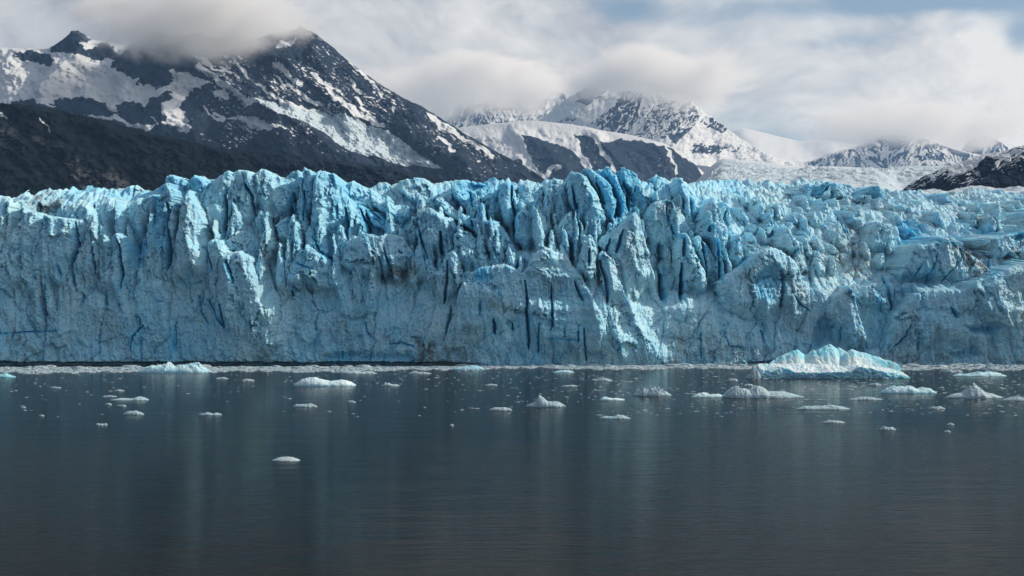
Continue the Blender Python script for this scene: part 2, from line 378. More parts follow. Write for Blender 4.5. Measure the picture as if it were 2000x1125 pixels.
SERACS = [  # outline, forward step (m), lean (m/m), sideways tilt, right chamfer (m wide, m deep), roughness
  # ---- left part
  (T(0, [(-80,560),(0,470),(60,370),(125,275),(180,265),(205,290),(210,330),(200,420),(190,480),(150,520),(120,640),(0,760),(-90,800)]), 3.0, .22, -.15, 3, 5),
  (T(0, [(215,300),(330,310),(420,300),(440,340),(435,410),(400,480),(370,560),(330,620),(240,690),(170,720),(130,650),(160,560),(195,440),(210,350)]), 4.0, .22, -.1, 2, 4),
  (T(0, [(470,290),(500,280),(510,330),(505,420),(515,520),(505,600),(420,690),(390,650),(385,540),(430,440),(440,360)]), 3.5, .12, -.25, 2, 5),
  (T(0, [(515,330),(545,350),(562,430),(572,520),(560,590),(520,610),(513,480)]), 2.0, .12, -.2, 2, 4),
  (T(0, [(580,410),(620,390),(660,410),(667,500),(655,600),(645,700),(600,780),(550,760),(520,690),(530,600),(570,560)]), 6.0, .15, -.2, 3, 4),
  (T(0, [(610,390),(640,290),(700,220),(770,180),(800,190),(803,280),(772,370),(700,415)]), 1.5, .15, -.2, 2.5, 5),
  (T(0, [(760,420),(795,330),(815,230),(850,130),(885,118),(902,190),(872,300),(842,400),(800,490)]), 3.5, .10, -.3, 3, 7),
  (T(0, [(790,570),(835,465),(880,330),(900,230),(925,220),(918,330),(905,420),(890,540),(865,610)]), 4.5, .12, -.2, 2, 5),
  (T(0, [(928,265),(958,190),(990,163),(1020,220),(1050,300),(1070,400),(1100,500),(1120,600),(1135,720),(1000,760),(900,730),(880,610),(908,520),(917,380)]), 6.5, .18, -.25, 5, 9),
  (T(0, [(852,110),(870,78),(962,92),(972,140),(930,200),(880,190)]), 2.5, .1, -.2, 2, 6),
  (T(0, [(975,112),(1020,84),(1068,98),(1090,150),(1050,210),(1005,190)]), 3.5, .12, -.35, 5, 7),
  (T(0, [(1060,140),(1150,80),(1190,62),(1230,90),(1217,200),(1200,280),(1172,445),(1100,410),(1062,310),(1032,240)]), 3.0, .15, -.15, 3, 5),
  (T(0, [(1233,80),(1280,52),(1345,70),(1352,200),(1312,330),(1192,400),(1212,290),(1226,180)]), 2.5, .14, -.15, 3, 5),
  (T(0, [(1178,430),(1240,375),(1300,380),(1350,425),(1345,500),(1200,500)]), 5.0, .6, .2, 4, 3),
  (T(0, [(1085,430),(1150,425),(1195,485),(1218,580),(1230,700),(1222,770),(1190,890),(1100,770),(1078,600)]), 4.5, .12, -.3, 3, 6),
  # ---- skyline towers left of the middle
  (T(450, [(0,72),(60,53),(100,80),(112,160),(132,200),(130,300),(60,372),(-10,372),(-60,300)]), 2.5, .14, -.1, 3, 4),
  (T(450, [(108,78),(160,48),(205,60),(258,96),(292,140),(322,240),(322,312),(230,335),(150,295),(137,200),(112,150)]), 3.5, .12, -.15, 2.5, 6),
  (T(450, [(262,98),(350,53),(362,90),(352,200),(332,265),(300,160)]), 1.0, .12, .05, 2, 4),
  (T(450, [(322,320),(345,200),(360,105),(382,36),(422,66),(440,68),(432,200),(415,330),(402,390),(340,365)]), 6.0, .10, -.30, 1.2, 2),
  (T(450, [(436,100),(455,68),(482,58),(532,63),(560,110),(592,170),(642,262),(604,400),(590,480),(512,520),(450,430),(410,380),(425,250)]), 5.0, .16, .35, 7, 7),
  (T(450, [(115,320),(155,262),(203,312),(224,378),(150,405)]), 4.5, .3, -.2, 3, 4),
  (T(450, [(230,345),(290,298),(332,340),(372,382),(385,435),(330,455),(245,430)]), 4.0, .4, -.1, 3, 4),
  (T(450, [(383,400),(408,348),(430,368),(452,430),(482,492),(450,520),(395,470)]), 5.0, .25, -.2, 4, 5),
  (T(450, [(330,480),(420,462),(492,500),(542,580),(572,640),(555,700),(400,720),(290,640),(300,560)]), 5.5, .45, -.1, 5, 6),
  (T(450, [(585,132),(640,108),(682,140),(722,190),(742,245),(702,335),(640,335),(598,250)]), 2.0, .25, .15, 4, 4),
  (T(450, [(635,345),(650,260),(682,238),(722,340),(735,395),(640,405)]), 3.5, .2, .05, 3, 6),
  (T(450, [(722,150),(800,200),(900,268),(985,292),(962,355),(880,332),(780,272),(722,222)]), 4.0, .7, .45, 4, 3),
  (T(450, [(700,260),(760,280),(850,345),(930,390),(900,420),(800,380),(735,340)]), 4.0, .7, .45, 4, 3),
  (T(450, [(880,115),(950,98),(1012,100),(1062,132),(1080,200),(1040,260),(985,270),(930,210),(880,160)]), 2.5, .4, .25, 3, 4),
  (T(450, [(962,385),(982,300),(1010,248),(1060,260),(1150,312),(1195,380),(1150,480),(1110,505),(1062,560),(990,440)]), 6.5, .28, -.05, 5, 8),
  (T(450, [(1170,395),(1200,370),(1262,382),(1320,450),(1345,560),(1210,565),(1160,490)]), 5.0, .35, .25, 5, 6),
  (T(450, [(1070,205),(1110,200),(1180,260),(1260,340),(1300,390),(1240,372),(1180,330),(1120,280)]), 3.5, .6, .45, 4, 5),
  (T(450, [(1150,120),(1230,105),(1339,130),(1345,250),(1290,330),(1210,250),(1160,200)]), 2.0, .45, .25, 3, 4),
  (T(450, [(568,545),(600,430),(640,403),(702,388),(762,400),(832,393),(902,410),(952,470),(995,535),(900,590),(780,650),(660,610)]), 6.0, .3, 0.0, 6, 5),
  (T(450, [(1058,600),(1095,575),(1112,520),(1132,488),(1166,478),(1202,520),(1218,590),(1202,665),(1142,722),(1122,790),(1085,700)]), 6.0, .10, -.2, 3, 6),
  (T(450, [(985,560),(1030,523),(1082,580),(1070,650),(1000,660),(950,620)]), 3.5, .3, -.1, 3, 4),
  (T(450, [(1272,575),(1339,548),(1390,560),(1380,640),(1290,665)]), 2.5, .1, -.1, 3, 5),
  (T(450, [(1215,600),(1245,580),(1275,600),(1290,660),(1240,690),(1205,660)]), 5, .2, 0, 2, 4),
  (T(450, [(-70,520),(0,488),(60,478),(112,520),(138,620),(155,720),(192,790),(208,900),(220,985),(180,1050),(90,1090),(-80,1090),(-90,800)]), 4.5, .10, -.18, 5, 6),
  # ---- middle towers
  (T(900, [(558,90),(580,58),(620,66),(655,85),(702,150),(742,230),(764,310),(762,400),(700,425),(642,405),(600,290),(572,200)]), 6.0, .10, -.12, 3, 8),
  (T(900, [(640,62),(655,43),(692,50),(742,92),(782,130),(812,200),(814,300),(790,372),(764,330),(742,222),(700,132)]), 3.5, .10, -.1, 3, 7),
  (T(900, [(738,52),(760,34),(785,42),(812,82),(852,170),(872,272),(832,332),(814,200),(782,112)]), 2.0, .10, -.1, 3, 6),
  (T(900, [(815,72),(852,33),(900,58),(942,100),(902,155),(882,262),(852,172)]), 1.0, .10, .1, 3, 5),
  (T(900, [(715,445),(745,405),(832,338),(910,272),(942,310),(962,380),(992,500),(1032,640),(1065,755),(980,800),(900,790),(832,650),(780,505)]), 8.0, .20, -.32, 4, 9),
  (T(900, [(888,152),(942,138),(1002,202),(982,282),(942,292),(900,262)]), 3.0, .15, -.1, 3, 5),
  (T(900, [(960,300),(1000,222),(1050,208),(1112,220),(1172,290),(1222,382),(1150,432),(1132,545),(1040,545),(1002,482),(970,362)]), 4.0, .2, 0.0, 5, 6),
  (T(900, [(1128,102),(1160,100),(1202,180),(1262,260),(1282,332),(1232,382),(1202,300),(1150,200)]), 3.5, .15, .1, 4, 7),
  (T(900, [(1133,460),(1158,383),(1190,388),(1232,480),(1282,600),(1305,695),(1180,768),(1142,725),(1135,580)]), 7.0, .12, -.1, 5, 8),
  (T(900, [(1222,410),(1250,395),(1290,440),(1335,520),(1350,640),(1310,690),(1262,560)]), 5.0, .15, .1, 5, 7),
  (T(900, [(1232,390),(1265,300),(1290,240),(1312,212),(1345,240),(1385,330),(1410,450),(1420,540),(1350,560),(1300,430),(1255,405)]), 5.0, .15, -.1, 5, 8),
  (T(900, [(498,400),(510,350),(550,280),(582,272),(612,390),(622,475),(590,505),(530,475)]), 6.0, .12, -.25, 2, 5),
  (T(900, [(460,300),(470,200),(540,128),(567,200),(590,292),(500,365)]), 2.5, .2, -.1, 3, 5),
  (T(900, [(-10,280),(60,308),(130,308),(202,320),(252,400),(292,480),(305,545),(170,545),(120,440),(60,372),(-10,345)]), 5.0, .5, .4, 5, 5),
  (T(900, [(-20,385),(60,388),(112,440),(165,545),(30,575),(-20,565)]), 6.0, .5, .35, 5, 5),
  (T(900, [(286,290),(340,248),(402,330),(482,362),(502,402),(482,465),(350,515),(288,425)]), 4.5, .35, 0.1, 4, 4),
  (T(900, [(196,130),(240,108),(284,140),(268,240),(285,330),(284,425),(230,322),(200,232)]), 3.0, .25, -.1, 3, 5),
  (T(900, [(290,150),(340,120),(420,130),(450,200),(440,300),(370,270),(300,230)]), 1.5, .35, .1, 3, 4),
  (T(900, [(60,180),(110,150),(190,200),(230,300),(180,310),(100,290),(60,240)]), 2.5, .5, .3, 3, 4),
  (T(900, [(430,150),(480,100),(545,110),(560,160),(500,200),(450,230)]), 1.5, .3, .1, 3, 4),
  (T(900, [(600,600),(640,430),(680,388),(707,450),(714,600),(735,700),(700,700),(660,620)]), 6.5, .08, -.3, 3, 5),
  (T(900, [(718,505),(745,472),(800,518),(832,600),(852,680),(895,765),(860,800),(770,770),(740,640)]), 7.0, .15, -.15, 5, 8),
  # ---- the front buttress and its neighbour
  (T(900, [(-20,700),(20,640),(60,585),(112,558),(230,545),(330,600),(340,570),(372,500),(440,458),(512,478),(572,520),(605,568),(652,640),(692,720),(742,830),(782,950),(868,1065),(880,1120),(-40,1120)]), 7.0, .14, 0.0, 9, 10),
  (T(900, [(750,780),(800,760),(892,768),(925,850),(1002,950),(1075,1075),(1080,1120),(870,1120),(800,960)]), 5.0, .25, .1, 11, 12),
  # ---- right part
  (T(1300, [(320,600),(330,505),(368,402),(392,388),(415,500),(440,520),(400,570)]), 5.0, .15, -.2, 3, 5),
  (T(1300, [(270,640),(400,560),(468,500),(540,458),(620,478),(692,530),(725,590),(745,650),(800,760),(700,870),(560,880),(400,830),(300,780)]), 5.0, .30, .05, 5, 5),
  (T(1300, [(590,460),(640,348),(702,430),(742,492),(702,535),(640,485)]), 5.0, .2, -.15, 3, 5),
  (T(1300, [(530,300),(545,278),(565,290),(580,370),(560,400),(540,375)]), 4.0, .1, -.2, 2, 5),
  (T(1300, [(470,300),(500,230),(530,260),(520,330),(480,350)]), 3.5, .2, -.1, 3, 5),
  (T(1300, [(860,800),(900,720),(958,668),(992,700),(1022,830),(1065,1015),(1070,1120),(930,1120),(900,980),(890,880)]), 5.0, .12, -.25, 3, 5),
  (T(1300, [(648,180),(700,150),(742,130),(765,142),(770,228),(690,224)]), 11, .05, -.1, 2, 6),
  (T(1300, [(768,142),(800,131),(862,116),(874,130),(872,232),(775,236)]), 12, .05, -.1, 2, 6),
  (T(1300, [(874,128),(905,126),(942,188),(946,230),(876,234)]), 11, .05, 0.1, 2, 6),
  (T(1300, [(945,190),(985,200),(1000,225),(950,235)]), 10, .05, 0.1, 2, 5),
  (T(1600, [(190,215),(225,185),(265,190),(268,240),(220,250)]), 12, .05, 0.1, 2, 5),
  (T(1600, [(272,240),(268,155),(310,138),(352,190),(345,245)]), 13, .05, -.1, 2, 6),
  (T(1600, [(425,600),(490,505),(520,450),(600,438),(662,400),(722,430),(802,490),(885,540),(892,590),(800,645),(700,665),(480,690)]), 5.0, .25, 0.0, 5, 5),
  (T(1600, [(240,510),(250,400),(300,328),(382,340),(404,460),(312,515)]), 5.0, .2, -.15, 4, 5),
  (T(1600, [(850,420),(960,400),(1100,380),(1110,520),(970,560),(900,500)]), 6.0, .45, .05, 4, 5),
  (T(1600, [(400,820),(430,790),(502,700),(640,668),(742,688),(832,640),(902,600),(1002,568),(1120,530),(1300,520),(1300,1120),(360,1120),(350,1040)]), 5.5, .28, 0.0, 4, 4),
  (T(1600, [(796,655),(862,618),(962,790),(1015,905),(970,905),(832,735)]), 8.5, .3, .3, 8, 6),
  (T(1600, [(170,700),(300,640),(400,760),(420,800),(330,800),(230,760)]), 3.0, .3, -.1, 3, 4),
]
CRACKS = [  # path, half width (px), depth (m)
  (T(0, [(435,340),(430,440),(385,530),(390,640),(400,665)]), 2.2, 6), (T(0, [(505,390),(512,520),(505,600)]), 1.8, 5),
  (T(0, [(245,660),(240,740),(232,820)]), 2.0, 4), (T(0, [(430,700),(435,770)]), 1.6, 3), (T(0, [(660,430),(668,560),(645,690)]), 1.8, 6),
  (T(0, [(915,240),(905,380),(900,520),(880,590)]), 2.6, 8), (T(0, [(1215,180),(1200,290),(1175,440)]), 2.0, 6), (T(0, [(1090,740),(1140,830),(1180,885)]), 1.4, 3), (T(0, [(1160,750),(1180,880)]), 1.6, 4),
  (T(0, [(0,915),(100,908),(300,900)]), 0.8, 1.5), (T(0, [(680,1000),(690,930),(760,870)]), 1.2, 2.5), (T(0, [(735,830),(735,880)]), 1, 2), (T(0, [(1000,660),(1060,640)]), 1, 2), (T(0, [(905,1010),(915,850)]), 1, 1.5),
  (T(0, [(1110,470),(1130,590)]), 1.2, 3), (T(0, [(1040,720),(1045,800),(1080,860)]), 1, 2), (T(0, [(565,700),(570,770)]), 1, 2), (T(0, [(1220,530),(1245,650)]), 1.2, 3), (T(0, [(320,560),(330,640)]), 1, 2),
  (T(450, [(110,150),(132,200),(130,300)]), 2.4, 7), (T(450, [(345,190),(325,260),(318,340)]), 3.0, 8), (T(450, [(428,110),(418,230),(402,330)]), 1.2, 4), (T(450, [(505,80),(510,160)]), 1.2, 3),
  (T(450, [(640,280),(630,380)]), 1.4, 4), (T(450, [(700,280),(725,350),(732,395)]), 2.0, 6), (T(450, [(985,330),(1010,410),(1040,530)]), 1.1, 4), (T(450, [(1115,400),(1110,500)]), 2.6, 8), (T(450, [(1140,540),(1135,650),(1120,760)]), 1.8, 6),
  (T(450, [(1155,760),(1145,850),(1130,930)]), 1.8, 4), (T(450, [(795,520),(800,560),(790,630)]), 1.4, 4), (T(450, [(820,480),(850,600)]), 1.6, 4), (T(450, [(925,520),(930,580)]), 1.2, 3), (T(450, [(10,540),(40,660)]), 1.3, 3),
  (T(450, [(450,420),(480,490),(560,545)]), 1.6, 4), (T(450, [(600,250),(590,330)]), 1.2, 3), (T(450, [(1240,380),(1280,400)]), 1, 3), (T(450, [(700,250),(800,330)]), 1.2, 4), (T(450, [(320,690),(322,720)]), 1.6, 4), (T(450, [(195,175),(200,220)]), 1, 2),
  (T(450, [(690,830),(720,910),(740,940)]), 0.9, 1.5), (T(450, [(840,970),(900,960),(960,985)]), 1.2, 2), (T(450, [(930,930),(1000,940)]), 1, 2), (T(450, [(350,545),(400,565),(450,580)]), 1, 2), (T(450, [(120,820),(125,900)]), 0.8, 1.5),
  (T(900, [(570,180),(600,300),(618,430)]), 1.8, 6), (T(900, [(700,150),(745,250)]), 2.2, 7), (T(900, [(790,170),(822,250),(822,330)]), 2.6, 9), (T(900, [(845,130),(875,200),(878,280)]), 2.6, 9), (T(900, [(265,150),(262,250),(285,330),(284,420)]), 2.2, 6),
  (T(900, [(830,390),(805,500)]), 2.2, 5), (T(900, [(770,430),(760,490)]), 2.0, 5), (T(900, [(1030,580),(1040,680),(1062,750)]), 3.2, 9), (T(900, [(1128,560),(1145,750)]), 2.4, 8), (T(900, [(1135,440),(1137,530)]), 1.8, 5), (T(900, [(1225,420),(1265,560),(1285,650)]), 1.6, 5),
  (T(900, [(720,540),(755,650),(765,760)]), 2.2, 6), (T(900, [(337,640),(345,800),(352,1000)]), 1.9, 5), (T(900, [(470,650),(478,800),(470,900)]), 1.4, 3.5), (T(900, [(405,860),(405,1020)]), 1.1, 2.5), (T(900, [(175,840),(180,920)]), 2.4, 5), (T(900, [(270,840),(272,900)]), 1.2, 2.5), (T(900, [(590,640),(630,740)]), 1.5, 3.5),
  (T(900, [(540,860),(545,930)]), 1, 2), (T(900, [(610,870),(612,960)]), 1, 2), (T(900, [(100,740),(105,830)]), 1, 2), (T(900, [(640,880),(655,1060)]), 1.2, 3), (T(900, [(440,940),(620,945)]), 0.7, 1), (T(900, [(1040,250),(1045,300),(1100,400),(1130,440)]), 1.1, 3), (T(900, [(1030,450),(1035,540)]), 1.4, 4),
  (T(900, [(660,480),(665,570)]), 1.6, 4), (T(900, [(1150,190),(1180,270),(1200,330)]), 2.0, 7), (T(900, [(820,960),(830,1000)]), 0.8, 1.5), (T(900, [(50,190),(70,270)]), 1.5, 4), (T(900, [(60,340),(75,380)]), 1.2, 3), (T(900, [(180,480),(185,530)]), 1.2, 3),
  (T(1300, [(375,430),(405,510),(380,560)]), 1.6, 5), (T(1300, [(230,440),(255,520),(270,640)]), 2.2, 7), (T(1300, [(190,370),(200,400)]), 1.8, 4), (T(1300, [(545,300),(545,360)]), 2.2, 6), (T(1300, [(580,600),(600,700),(608,775)]), 2.2, 5), (T(1300, [(510,900),(530,965)]), 1, 2),
  (T(1300, [(640,690),(700,760),(760,800)]), 1, 2), (T(1300, [(900,880),(905,950)]), 1, 2), (T(1300, [(60,590),(75,740)]), 2.2, 6), (T(1300, [(285,270),(290,320)]), 1.5, 4), (T(1300, [(180,900),(185,960),(190,1060)]), 0.9, 2), (T(1300, [(310,920),(330,980),(420,990)]), 0.9, 1.5), (T(1300, [(880,300),(910,380),(980,460)]), 1.2, 4), (T(1300, [(770,170),(772,200)]), 1.4, 5),
  (T(1600, [(650,420),(645,560),(625,650)]), 1.1, 2.5), (T(1600, [(500,520),(520,600),(560,650)]), 1.0, 2), (T(1600, [(735,490),(740,600)]), 0.9, 2), (T(1600, [(870,530),(890,590),(840,620)]), 1.2, 3), (T(1600, [(272,160),(280,240)]), 2.2, 7), (T(1600, [(600,400),(640,520)]), 1, 2), (T(1600, [(340,640),(380,740),(400,790)]), 1.5, 4),
  (T(1600, [(680,410),(690,470)]), 1, 2), (T(1600, [(445,560),(450,620)]), 1, 2), (T(1600, [(460,850),(440,930),(380,990)]), 1.2, 2.5), (T(1600, [(650,780),(690,830)]), 1.6, 3.5), (T(1600, [(500,950),(510,1010)]), 1.2, 2), (T(1600, [(300,720),(330,800)]), 1, 2), (T(1600, [(900,430),(960,480)]), 1, 2.5), (T(1600, [(70,320),(110,400),(140,430)]), 1.2, 4),
]
RIDGES = [  # sharp aretes that catch the sun on their right side: path, reach left/right (m), height (m)
  (T(0, [(1190,480),(1215,580),(1230,720),(1190,870)]), 5, 4), (T(450, [(110,520),(150,720),(200,800),(210,950),(260,1000)]), 9, 5), (T(450, [(490,500),(540,580),(570,680)]), 6, 4), (T(450, [(440,480),(500,520)]), 4, 2),
  (T(900, [(690,640),(740,760),(770,880),(830,1000),(870,1080)]), 7, 4), (T(900, [(640,620),(680,760),(720,900),(740,1060)]), 5, 3), (T(900, [(870,760),(920,880),(1000,980),(1070,1075)]), 8, 4), (T(900, [(840,640),(880,740),(890,830),(950,960),(980,1075)]), 5, 3),
  (T(1300, [(990,690),(1020,830),(1050,1000)]), 4, 3), (T(1300, [(540,460),(640,480),(700,540),(760,620)]), 4, 3), (T(1300, [(640,700),(690,840)]), 3, 2), (T(1600, [(830,640),(900,760),(990,900)]), 6, 4), (T(1600, [(0,290),(80,360),(200,500),(260,600)]), 5, 3),
  (T(450, [(980,290),(1100,330),(1200,400)]), 3, 2)]
SCOOPS = [  # hollows: outline, depth (m)
  (T(1300, [(735,1010),(785,835),(860,808),(902,870),(885,960),(800,1010)]), 3), (T(1300, [(410,640),(460,560),(540,540),(590,640),(600,770),(500,760),(430,720)]), 1.6), (T(1600, [(375,335),(450,308),(520,320),(592,400),(500,475),(420,475)]), 8),
  (T(450, [(440,1075),(490,1010),(600,985),(800,995),(950,995),(1010,1040),(1010,1090),(440,1090)]), 1.6), (T(1600, [(700,870),(800,850),(900,840),(960,880),(900,930),(760,930)]), 5), (T(0, [(670,420),(790,415),(800,490),(770,590),(680,590)]), 4), (T(1600, [(560,980),(700,1000),(800,960),(900,1040),(700,1060)]), 3),
  (T(0, [(690,990),(740,870),(800,880),(720,1000)]), 2), (T(0, [(750,750),(840,740),(835,775),(770,770)]), 2)]
RUBBLE = [T(1300, [(660,300),(760,240),(1000,260),(1120,330),(1120,640),(930,640),(760,600),(700,480)]), T(900, [(340,600),(360,500),(440,455),(520,480),(600,570),(520,620)]), T(900, [(930,800),(1060,760),(1340,690),(1350,1000),(1100,1080)]),
          T(1300, [(330,140),(520,150),(660,200),(700,260),(520,300),(350,240)]), T(0, [(0,220),(150,210),(350,190),(520,170),(600,200),(560,300),(440,300),(200,290),(0,350)]), T(1600, [(360,220),(620,200),(1100,200),(1110,350),(800,330),(560,330)]),
          T(450, [(140,380),(300,380),(380,450),(250,500),(230,600),(160,560)]), T(450, [(150,760),(220,800),(330,850),(330,940),(250,1000),(210,900)]), T(1600, [(830,620),(1000,560),(1110,540),(1110,900),(1000,880)])]
DIRT = [(T(1300, [(480,500),(540,452),(640,480),(720,560),(770,620),(700,610),(620,520),(540,490)]), .9), (T(1600, [(440,520),(600,430),(760,450),(900,540),(890,600),(800,640),(700,600),(560,500)]), .75), (T(0, [(130,250),(200,210),(350,190),(350,270),(230,290)]), .8),
        (T(1600, [(640,300),(760,290),(900,340),(1000,300),(1000,350),(880,370)]), .9), (T(900, [(960,290),(1060,200),(1130,230),(1120,420),(1040,330)]), .55), (T(450, [(960,940),(1080,950),(1110,1080),(980,1070)]), .7), (T(1600, [(60,360),(180,340),(240,500),(300,620),(160,560)]), .6), (T(1600, [(0,420),(100,400),(260,600),(420,760),(300,700),(100,600)]), .5),
        (T(0, [(60,880),(130,890),(110,980),(30,1010)]), .6), (T(450, [(160,480),(260,460),(260,540),(180,560)]), .5), (T(450, [(830,560),(1000,520),(960,680),(760,660)]), .55), (T(1600, [(860,400),(1100,400),(1100,560),(960,560)]), .5), (T(450, [(940,260),(1050,250),(1130,300),(1060,330)]), .6), (T(900, [(100,680),(330,780),(280,860),(140,800)]), .35),
        (T(1300, [(0,900),(400,960),(700,1000),(640,1080),(0,1080)]), .35), (T(1300, [(330,500),(470,400),(480,480),(400,540)]), .5), (T(900, [(380,560),(560,600),(500,760),(400,700)]), .4), (T(1600, [(300,980),(1100,1000),(1100,1090),(300,1090)]), .35), (T(450, [(1180,780),(1339,860),(1339,1000),(1180,1000)]), .3)]

def small_fins():
    """slim leaning blades that fill the broken upper half between the big seracs"""
    rg = random.Random(21); out = []
    for i in range(250):
        px = rg.uniform(-80, 1420); top = np.interp(px, [0, 300, 600, 900, 1200, 1420], [395, 370, 365, 372, 360, 380]) + rg.random() ** 1.2 * np.interp(px, [0, 500, 700, 1000, 1420], [150, 120, 150, 130, 130])
        h = rg.uniform(34, 140); wd = rg.uniform(8, 19); ln = rg.uniform(-.05, .22) * h
        bl = rg.uniform(.15, .5)
        out.append(([(px - wd * bl * .3, top + rg.uniform(2, 8)), (px, top), (px + wd * .35, top + rg.uniform(2, 10)), (px + wd * .6 + ln * .4, top + h * .45), (px + wd * .55 + ln, top + h), (px - wd * .5 + ln, top + h * 1.02), (px - wd * .55 + ln * .3, top + h * .5)],
                    rg.uniform(.5, 4.0), rg.uniform(.10, .35), rg.uniform(-.35, .25), rg.uniform(1.5, 3.5), rg.uniform(3, 7)))
    for i in range(150):
        px = rg.uniform(1400, 2080); top = rg.uniform(378, 505); h = rg.uniform(18, 46); wd = rg.uniform(7, 18); ln = rg.uniform(.0, .4) * h
        out.append(([(px - wd * .2, top + rg.uniform(1, 6)), (px, top), (px + wd * .35, top + rg.uniform(2, 9)), (px + wd * .6 + ln * .4, top + h * .45), (px + wd * .6 + ln, top + h), (px - wd * .5 + ln, top + h), (px - wd * .5 + ln * .3, top + h * .5)],
                    rg.uniform(1.5, 5.0), rg.uniform(.15, .45), rg.uniform(-.3, .3), 2.5, rg.uniform(3, 7)))
    return out
SERACS = small_fins() + SERACS

def build_glacier():
    STEP = 0.34
    xs = np.arange(-262, 318, STEP); zs = np.arange(-1.2, 88, STEP * 0.94)
    X, Z = np.meshgrid(xs, zs)
    rng = np.random.default_rng(3)
    # lean of the whole front, found where the line of sight of each point lies
    Y = np.full(X.shape, 515.0)
    for _ in range(7):
        px, py = to_px(X, Y, Z); Y = 0.5 * Y + 0.5 * lean_lookup(px, py)
    YB = Y.copy()
    px, py = to_px(X, Y, Z)
    # large swell and broken fins of the filling ice
    wx = X + 1.7 * perlin(X / 14, Z / 30, 3) + 0.9 * perlin(X / 3.1, Z / 4.2, 4); wz = Z + 2.5 * perlin(X / 17, Z / 15, 5) + 0.8 * perlin(X / 3.3, Z / 3.6, 6)
    up = smooth(18, 50, Z)
    Y += 3.0 * fbm(X / 38, Z / 30, 2, 11)
    gentle = smooth(1.3, 2.6, np.gradient(YB, zs, axis=0))
    Y0_ = Y.copy()
    fin, gap = facets(wx / 9.0 - Z * 0.035 * smooth(600, 900, px), wz / 26.0, 21, 0.5, 0.9)
    Y += (3.0 + 3.2 * up) * fin + (0.7 + 3.5 * up) * np.exp(-(gap / 0.09) ** 2)
    fin2, gap2 = facets(wx / 4.2, wz / 9.0, 22, 0.6, 0.8)
    Y += (0.8 + 1.2 * up) * fin2 + (0.25 + 1.4 * up) * np.exp(-(gap2 / 0.09) ** 2)
    Y = Y + (Y0_ - Y) * 0.75 * gentle
    sid = np.full(X.shape, -1, np.int32)
    fresh = np.zeros(X.shape); rub = np.zeros(X.shape)
    _a, _b, ci, cj, *_c = worley(X / 2.6, Z / 3.6, 35); _a, _b, di, dj, *_c = worley(X / 1.2, Z / 1.5, 36)
    jag_x = 1.6 * perlin(X / 5.5, Z / 5.5, 31) + 2.6 * (rnd(ci, cj, 37) - .5) + 1.3 * (rnd(di, dj, 38) - .5)
    jag_z = 1.6 * perlin(X / 5.5, Z / 5.5, 33) + 2.6 * (rnd(ci, cj, 39) - .5) + 1.3 * (rnd(di, dj, 40) - .5)
    for k, (poly, fwd, lean, tilt, cw, cd) in enumerate(SERACS):
        P = np.array(poly)
        cx, cy = P[:, 0].mean(), P[:, 1].mean(); by = min(P[:, 1].max(), 716); ty = P[:, 1].min()
        y_base = float(lean_lookup(np.array([cx]), np.array([by - 0.12 * (by - ty)]))[0])
        y0 = y_base - fwd
        zb = CAM_H + (HOR - by) / FPX * y0; xc = (cx - PCX) / FPX * y0
        ht = (by - ty) / FPX * y0
        far = y0 + lean * ht
        xa = min((P[:, 0].min() - 12 - PCX) / FPX * y0, (P[:, 0].min() - 12 - PCX) / FPX * far); xb = max((P[:, 0].max() + 12 - PCX) / FPX * y0, (P[:, 0].max() + 12 - PCX) / FPX * far)
        i0, i1 = np.searchsorted(xs, [xa, xb]); j0, j1 = np.searchsorted(zs, [zb - 3, zb + ht * far / y0 + 6])
        if i1 - i0 < 4 or j1 - j0 < 4: continue
        w_ = (slice(j0, j1), slice(i0, i1)); Xw, Zw, Yw = X[w_], Z[w_], Y[w_]
        S = y0 + lean * np.maximum(Zw - zb, 0)
        spx, spy = to_px(Xw, S, Zw)
        spx = spx + 1.5 * jag_x[w_]; spy = spy + 1.3 * jag_z[w_]
        dd, _ = seg_dist(spx, spy, poly, True)
        ins = inside(spx, spy, poly)
        if not ins.any(): continue
        dm = np.where(ins, dd, 0) * y0 / FPX                                    # metres from the edge
        rows = np.arange(ins.shape[0]); has = ins.any(axis=1)
        box = lambda q: np.convolve(np.pad(np.interp(rows, rows[has], q[has]), 4, mode='edge'), np.ones(9) / 9, 'valid')[:, None]
        xl = box(np.where(ins, Xw, 1e9).min(axis=1)); xr = box(np.where(ins, Xw, -1e9).max(axis=1))
        wid = np.maximum(xr - xl, 0.6); u = (Xw - xl) / wid
        # one sharp arete runs up every serac: a broad shaded face on its left, a steep sunlit one on its right
        rr = random.Random(k * 13 + 5)
        u0 = (0.64 if tilt <= 0 else 0.28) + rr.uniform(-.12, .12) + 0.16 * perlin(Zw[:, :1] / 7.0, Zw[:, :1] * 0 + k, 71) + 0.05 * perlin(Zw[:, :1] / 1.9, Zw[:, :1] * 0 + k, 72)
        amp = np.minimum(wid, 13.0)
        S = S + amp * np.where(u < u0, (0.34 + abs(tilt) * .5) * (u0 - u), (0.55 + 0.05 * cd) * (u - u0)) - 0.12 * amp
        if wid.max() > 11:                                  # second, lesser arete on the broad ones
            u1 = u0 * 0.45 + 0.10 * perlin(Zw[:, :1] / 9.0, Zw[:, :1] * 0 + k, 73)
            S = S - 0.13 * amp * np.clip(1 - np.abs(u - u1) / 0.22, 0, 1)
        S = S + 1.4 * (1 - np.clip(dm / 0.7, 0, 1)) ** 1.5
        # a serac is split into leaning planes by its own flaws
        pf, pgap = facets((Xw + 0.2 * Zw + 1.2 * jag_x[w_]) / max(2.6, 0.3 * (xb - xa)), (Zw + jag_z[w_]) / max(9.0, 0.55 * ht), 400 + k, 1.0, 0.6)
        S = S + min(2.6, 0.12 * (xb - xa)) * pf + 0.8 * np.exp(-(pgap / 0.05) ** 2)
